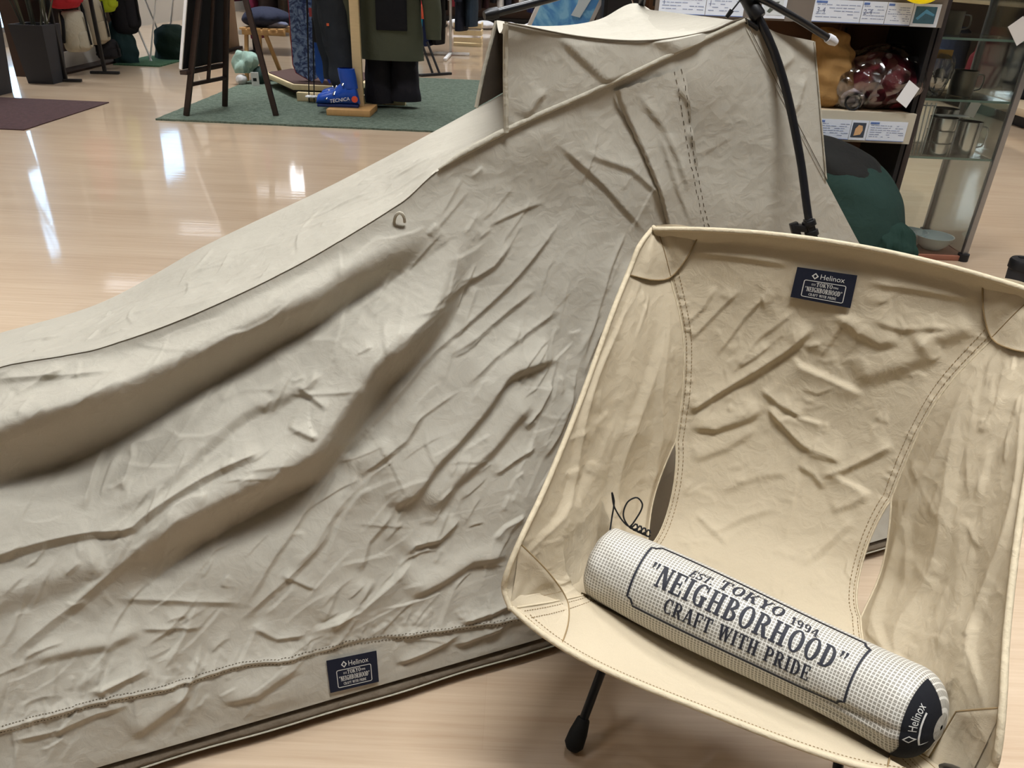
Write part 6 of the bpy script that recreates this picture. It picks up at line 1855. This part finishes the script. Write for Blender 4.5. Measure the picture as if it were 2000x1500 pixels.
MB().box((1.60, 3.13, .551), (1.72, 3.17, .554)).build('card_base', M_WHITE, t)
MB().box((-.02, -.001, 0), (.02, .001, .055), Matrix.Translation((1.725, 3.15, .553)) @ Matrix.Rotation(.25, 4, 'Y')).build('card_flap', M_WHITE, t)
t = thing('plastic_pouch', 'crumpled clear plastic pouch on the middle cabinet shelf', 'pouch', (1.555, 3.16, .621))
blob((1.555, 3.15, .70), (.05, .035, .08), 72, .2, 0, .96, 40, 28, 16).build('pouch_film', M_FILM, t, True)
MB().box((1.525, 3.14, .755), (1.59, 3.155, .785)).build('pouch_header', mat('tan_header', (176, 136, 76), .6), t)
mug(1.70, 3.22, .621, .045, .09, 'grey metal cup on the middle cabinet shelf', mat('grey_titanium', (128, 124, 118), .35, metal=.9), 'metal_cup')
mug(1.62, 3.3, .831, .05, .08, 'dull metal pot on the upper cabinet shelf', mat('grey_titanium', (128, 124, 118), .35, metal=.9), 'metal_pot')

# bowls at the cabinet foot
M_BOWL = mat('white_enamel', (232, 243, 245), .25, var=.03)
for k, (x, y, z, lab) in enumerate(((1.735, 3.15, .024, 'large white enamel bowl at the foot of the glass cabinet'), (1.665, 3.20, .024, 'smaller white enamel bowl behind the large one at the cabinet foot'))):
    t = thing('enamel_bowl', lab, 'bowl', (x, y, z), 'white bowls')
    r = .075 - .014 * k
    MB().lathe([(0, 0), (r * .5, 0), (r * .8, .02), (r, .052), (r * 1.04, .055), (r * .97, .055), (r * .76, .026), (r * .45, .008), (0, .006)], (x, y, z), 36).build('bowl_body', M_BOWL, t, True)
tag(MB().lathe([(0, 0), (.02, 0), (.026, .03), (.02, .045), (0, .05)], (1.55, 3.36, .023), 20).build('white_cup', M_BOWL, None, True), 'tiny white cup behind the bowls at the cabinet foot', 'cup')

# green duffel bag in front of the shelf
t = thing('duffel_bag', 'dark green upright duffel bag with a gathered mouth right of the tent', 'duffel bag', (1.24, 2.72, 0))
gb = cloth((34, 56, 50), .25)
gx, gy = 1.235, 2.74
m = MB()
ring = [(gx - .02, gy, .0, .09, .10), (gx - .02, gy, .02, .13, .13), (gx, gy, .16, .155, .15), (gx - .01, gy + .02, .27, .155, .15), (gx - .05, gy + .06, .37, .15, .145), (gx - .11, gy + .11, .45, .12, .12), (gx - .16, gy + .14, .49, .06, .06), (gx - .18, gy + .15, .50, .02, .02)]
tube_body(ring, 44, .018, 5, 81).build('bag_body', gb, t, True)
tube_body([(gx + .085, gy - .165, .002, .04, .04), (gx + .083, gy - .16, .06, .05, .045), (gx + .08, gy - .145, .14, .062, .05), (gx + .078, gy - .125, .20, .07, .05), (gx + .07, gy - .09, .255, .05, .04), (gx + .06, gy - .07, .27, .02, .02)], 48, .13, 11, 83).build('gathered_mouth', cloth((24, 48, 40), .3), t, True)
tube_body([(gx - .072, gy + .08, .400, .142, .138), (gx - .085, gy + .09, .42, .138, .136), (gx - .11, gy + .11, .452, .124, .124), (gx - .16, gy + .14, .494, .064, .064), (gx - .18, gy + .15, .506, .02, .02)], 44, .018, 5, 81).build('dark_cap', cloth((30, 30, 28)), t, True)
MB().box((-.008, -.001, -.022), (.008, .001, .022), Matrix.Translation((gx - .02, gy - .155, .10)) @ Matrix.Rotation(-.25, 4, 'Y')).build('white_tag', M_WHITE, t)
t = thing('camp_lantern_stand', 'black folding stand leg on the floor behind the duffel bag', 'stand', (1.40, 3.18, 0))
MB().tube([(1.36, 3.22, .30), (1.37, 3.22, .02)], .007, 8).build('post', M_BLACK, t, True)
MB().beam((1.30, 3.25, .01), (1.45, 3.16, .01), .025, .018).build('foot', M_BLACK, t, bevel=.003)

# travel cup at the right photo edge
t = thing('travel_mug', 'black round lid of a travel mug at the right photo edge', 'mug', (1.80, 2.66, 0))
mx_, my_ = 1.785, 2.615
MB().lathe([(0, 0), (.035, 0), (.038, .01), (.045, .13), (.045, .135), (0, .135)], (mx_, my_, 0), 30).build('mug_body', M_CHARCOAL, t, True)
lid = MB().lathe([(.0465, .128), (.049, .13), (.049, .155), (.045, .162), (.0, .160)], (mx_, my_, 0), 36).build('lid', M_BLACK, t, True)
MB().box((mx_ - .012, my_ - .03, .1605), (mx_ + .012, my_ - .02, .1635)).build('lid_slot', mat('slot_black', (8, 8, 9), .8), lid)
MB().box((mx_ - .012, my_ + .015, .1605), (mx_ + .012, my_ + .03, .1635)).build('lid_slot', mat('slot_black', (8, 8, 9), .8), lid)

# ---------------------------------------------------------------- shelves along the right wall
t = thing('wall_shelf', 'low wooden wall shelf with dark recess along the right side', 'shelf', (4.4, 7.6, 0))
MB().box((4.05, 5.2, .0), (4.72, 10.5, .09)).build('plinth', M_BLACK, t)
MB().box((3.98, 5.2, .09), (4.72, 10.5, .15)).build('shelf_board', M_SHELF, t, bevel=.004)
MB().box((4.60, 5.2, .15), (4.72, 10.5, 1.9)).build('back_board', M_WALLDARK, t)
MB().box((4.1, 5.2, .85), (4.6, 10.5, .88)).build('shelf_board', M_SHELF, t, bevel=.004)
for k, (y, rgb, h, lab) in enumerate(((7.9, (128, 40, 52), .52, 'red backpack standing on the right wall shelf'), (7.2, (40, 42, 50), .5, 'dark grey backpack on the right wall shelf'), (8.6, (52, 60, 86), .48, 'blue backpack on the right wall shelf'), (6.5, (26, 26, 30), .55, 'black backpack on the right wall shelf, nearest'), (9.3, (110, 104, 92), .5, 'taupe backpack on the right wall shelf, farthest'))):
    x = 4.35
    tt = thing('backpack', lab, 'backpack', (x, y, .15), 'backpacks on the right shelf')
    tube_body([(x, y, .151, .10, .13), (x, y, .18, .13, .16), (x, y, .15 + h * .5, .13, .16), (x, y, .15 + h * .85, .12, .145), (x, y, .15 + h, .06, .07)], 28, .03, 5, 200 + k).build('pack_body', cloth(rgb), tt, True)
    tube_body([(x - .12, y, .19, .03, .09), (x - .12, y, .24, .05, .11), (x - .12, y, .15 + h * .5, .045, .10), (x - .12, y, .15 + h * .58, .02, .06)], 20, .03, 5, 210 + k).build('front_pocket', cloth(rgb), tt, True)
    MB().tube([tuple(p) for p in spline([(x, y - .04, .15 + h - .01), (x, y, .15 + h + .05), (x, y + .04, .15 + h - .01)], 8)], .008, 6).build('grab_loop', M_BLACK, tt, True)
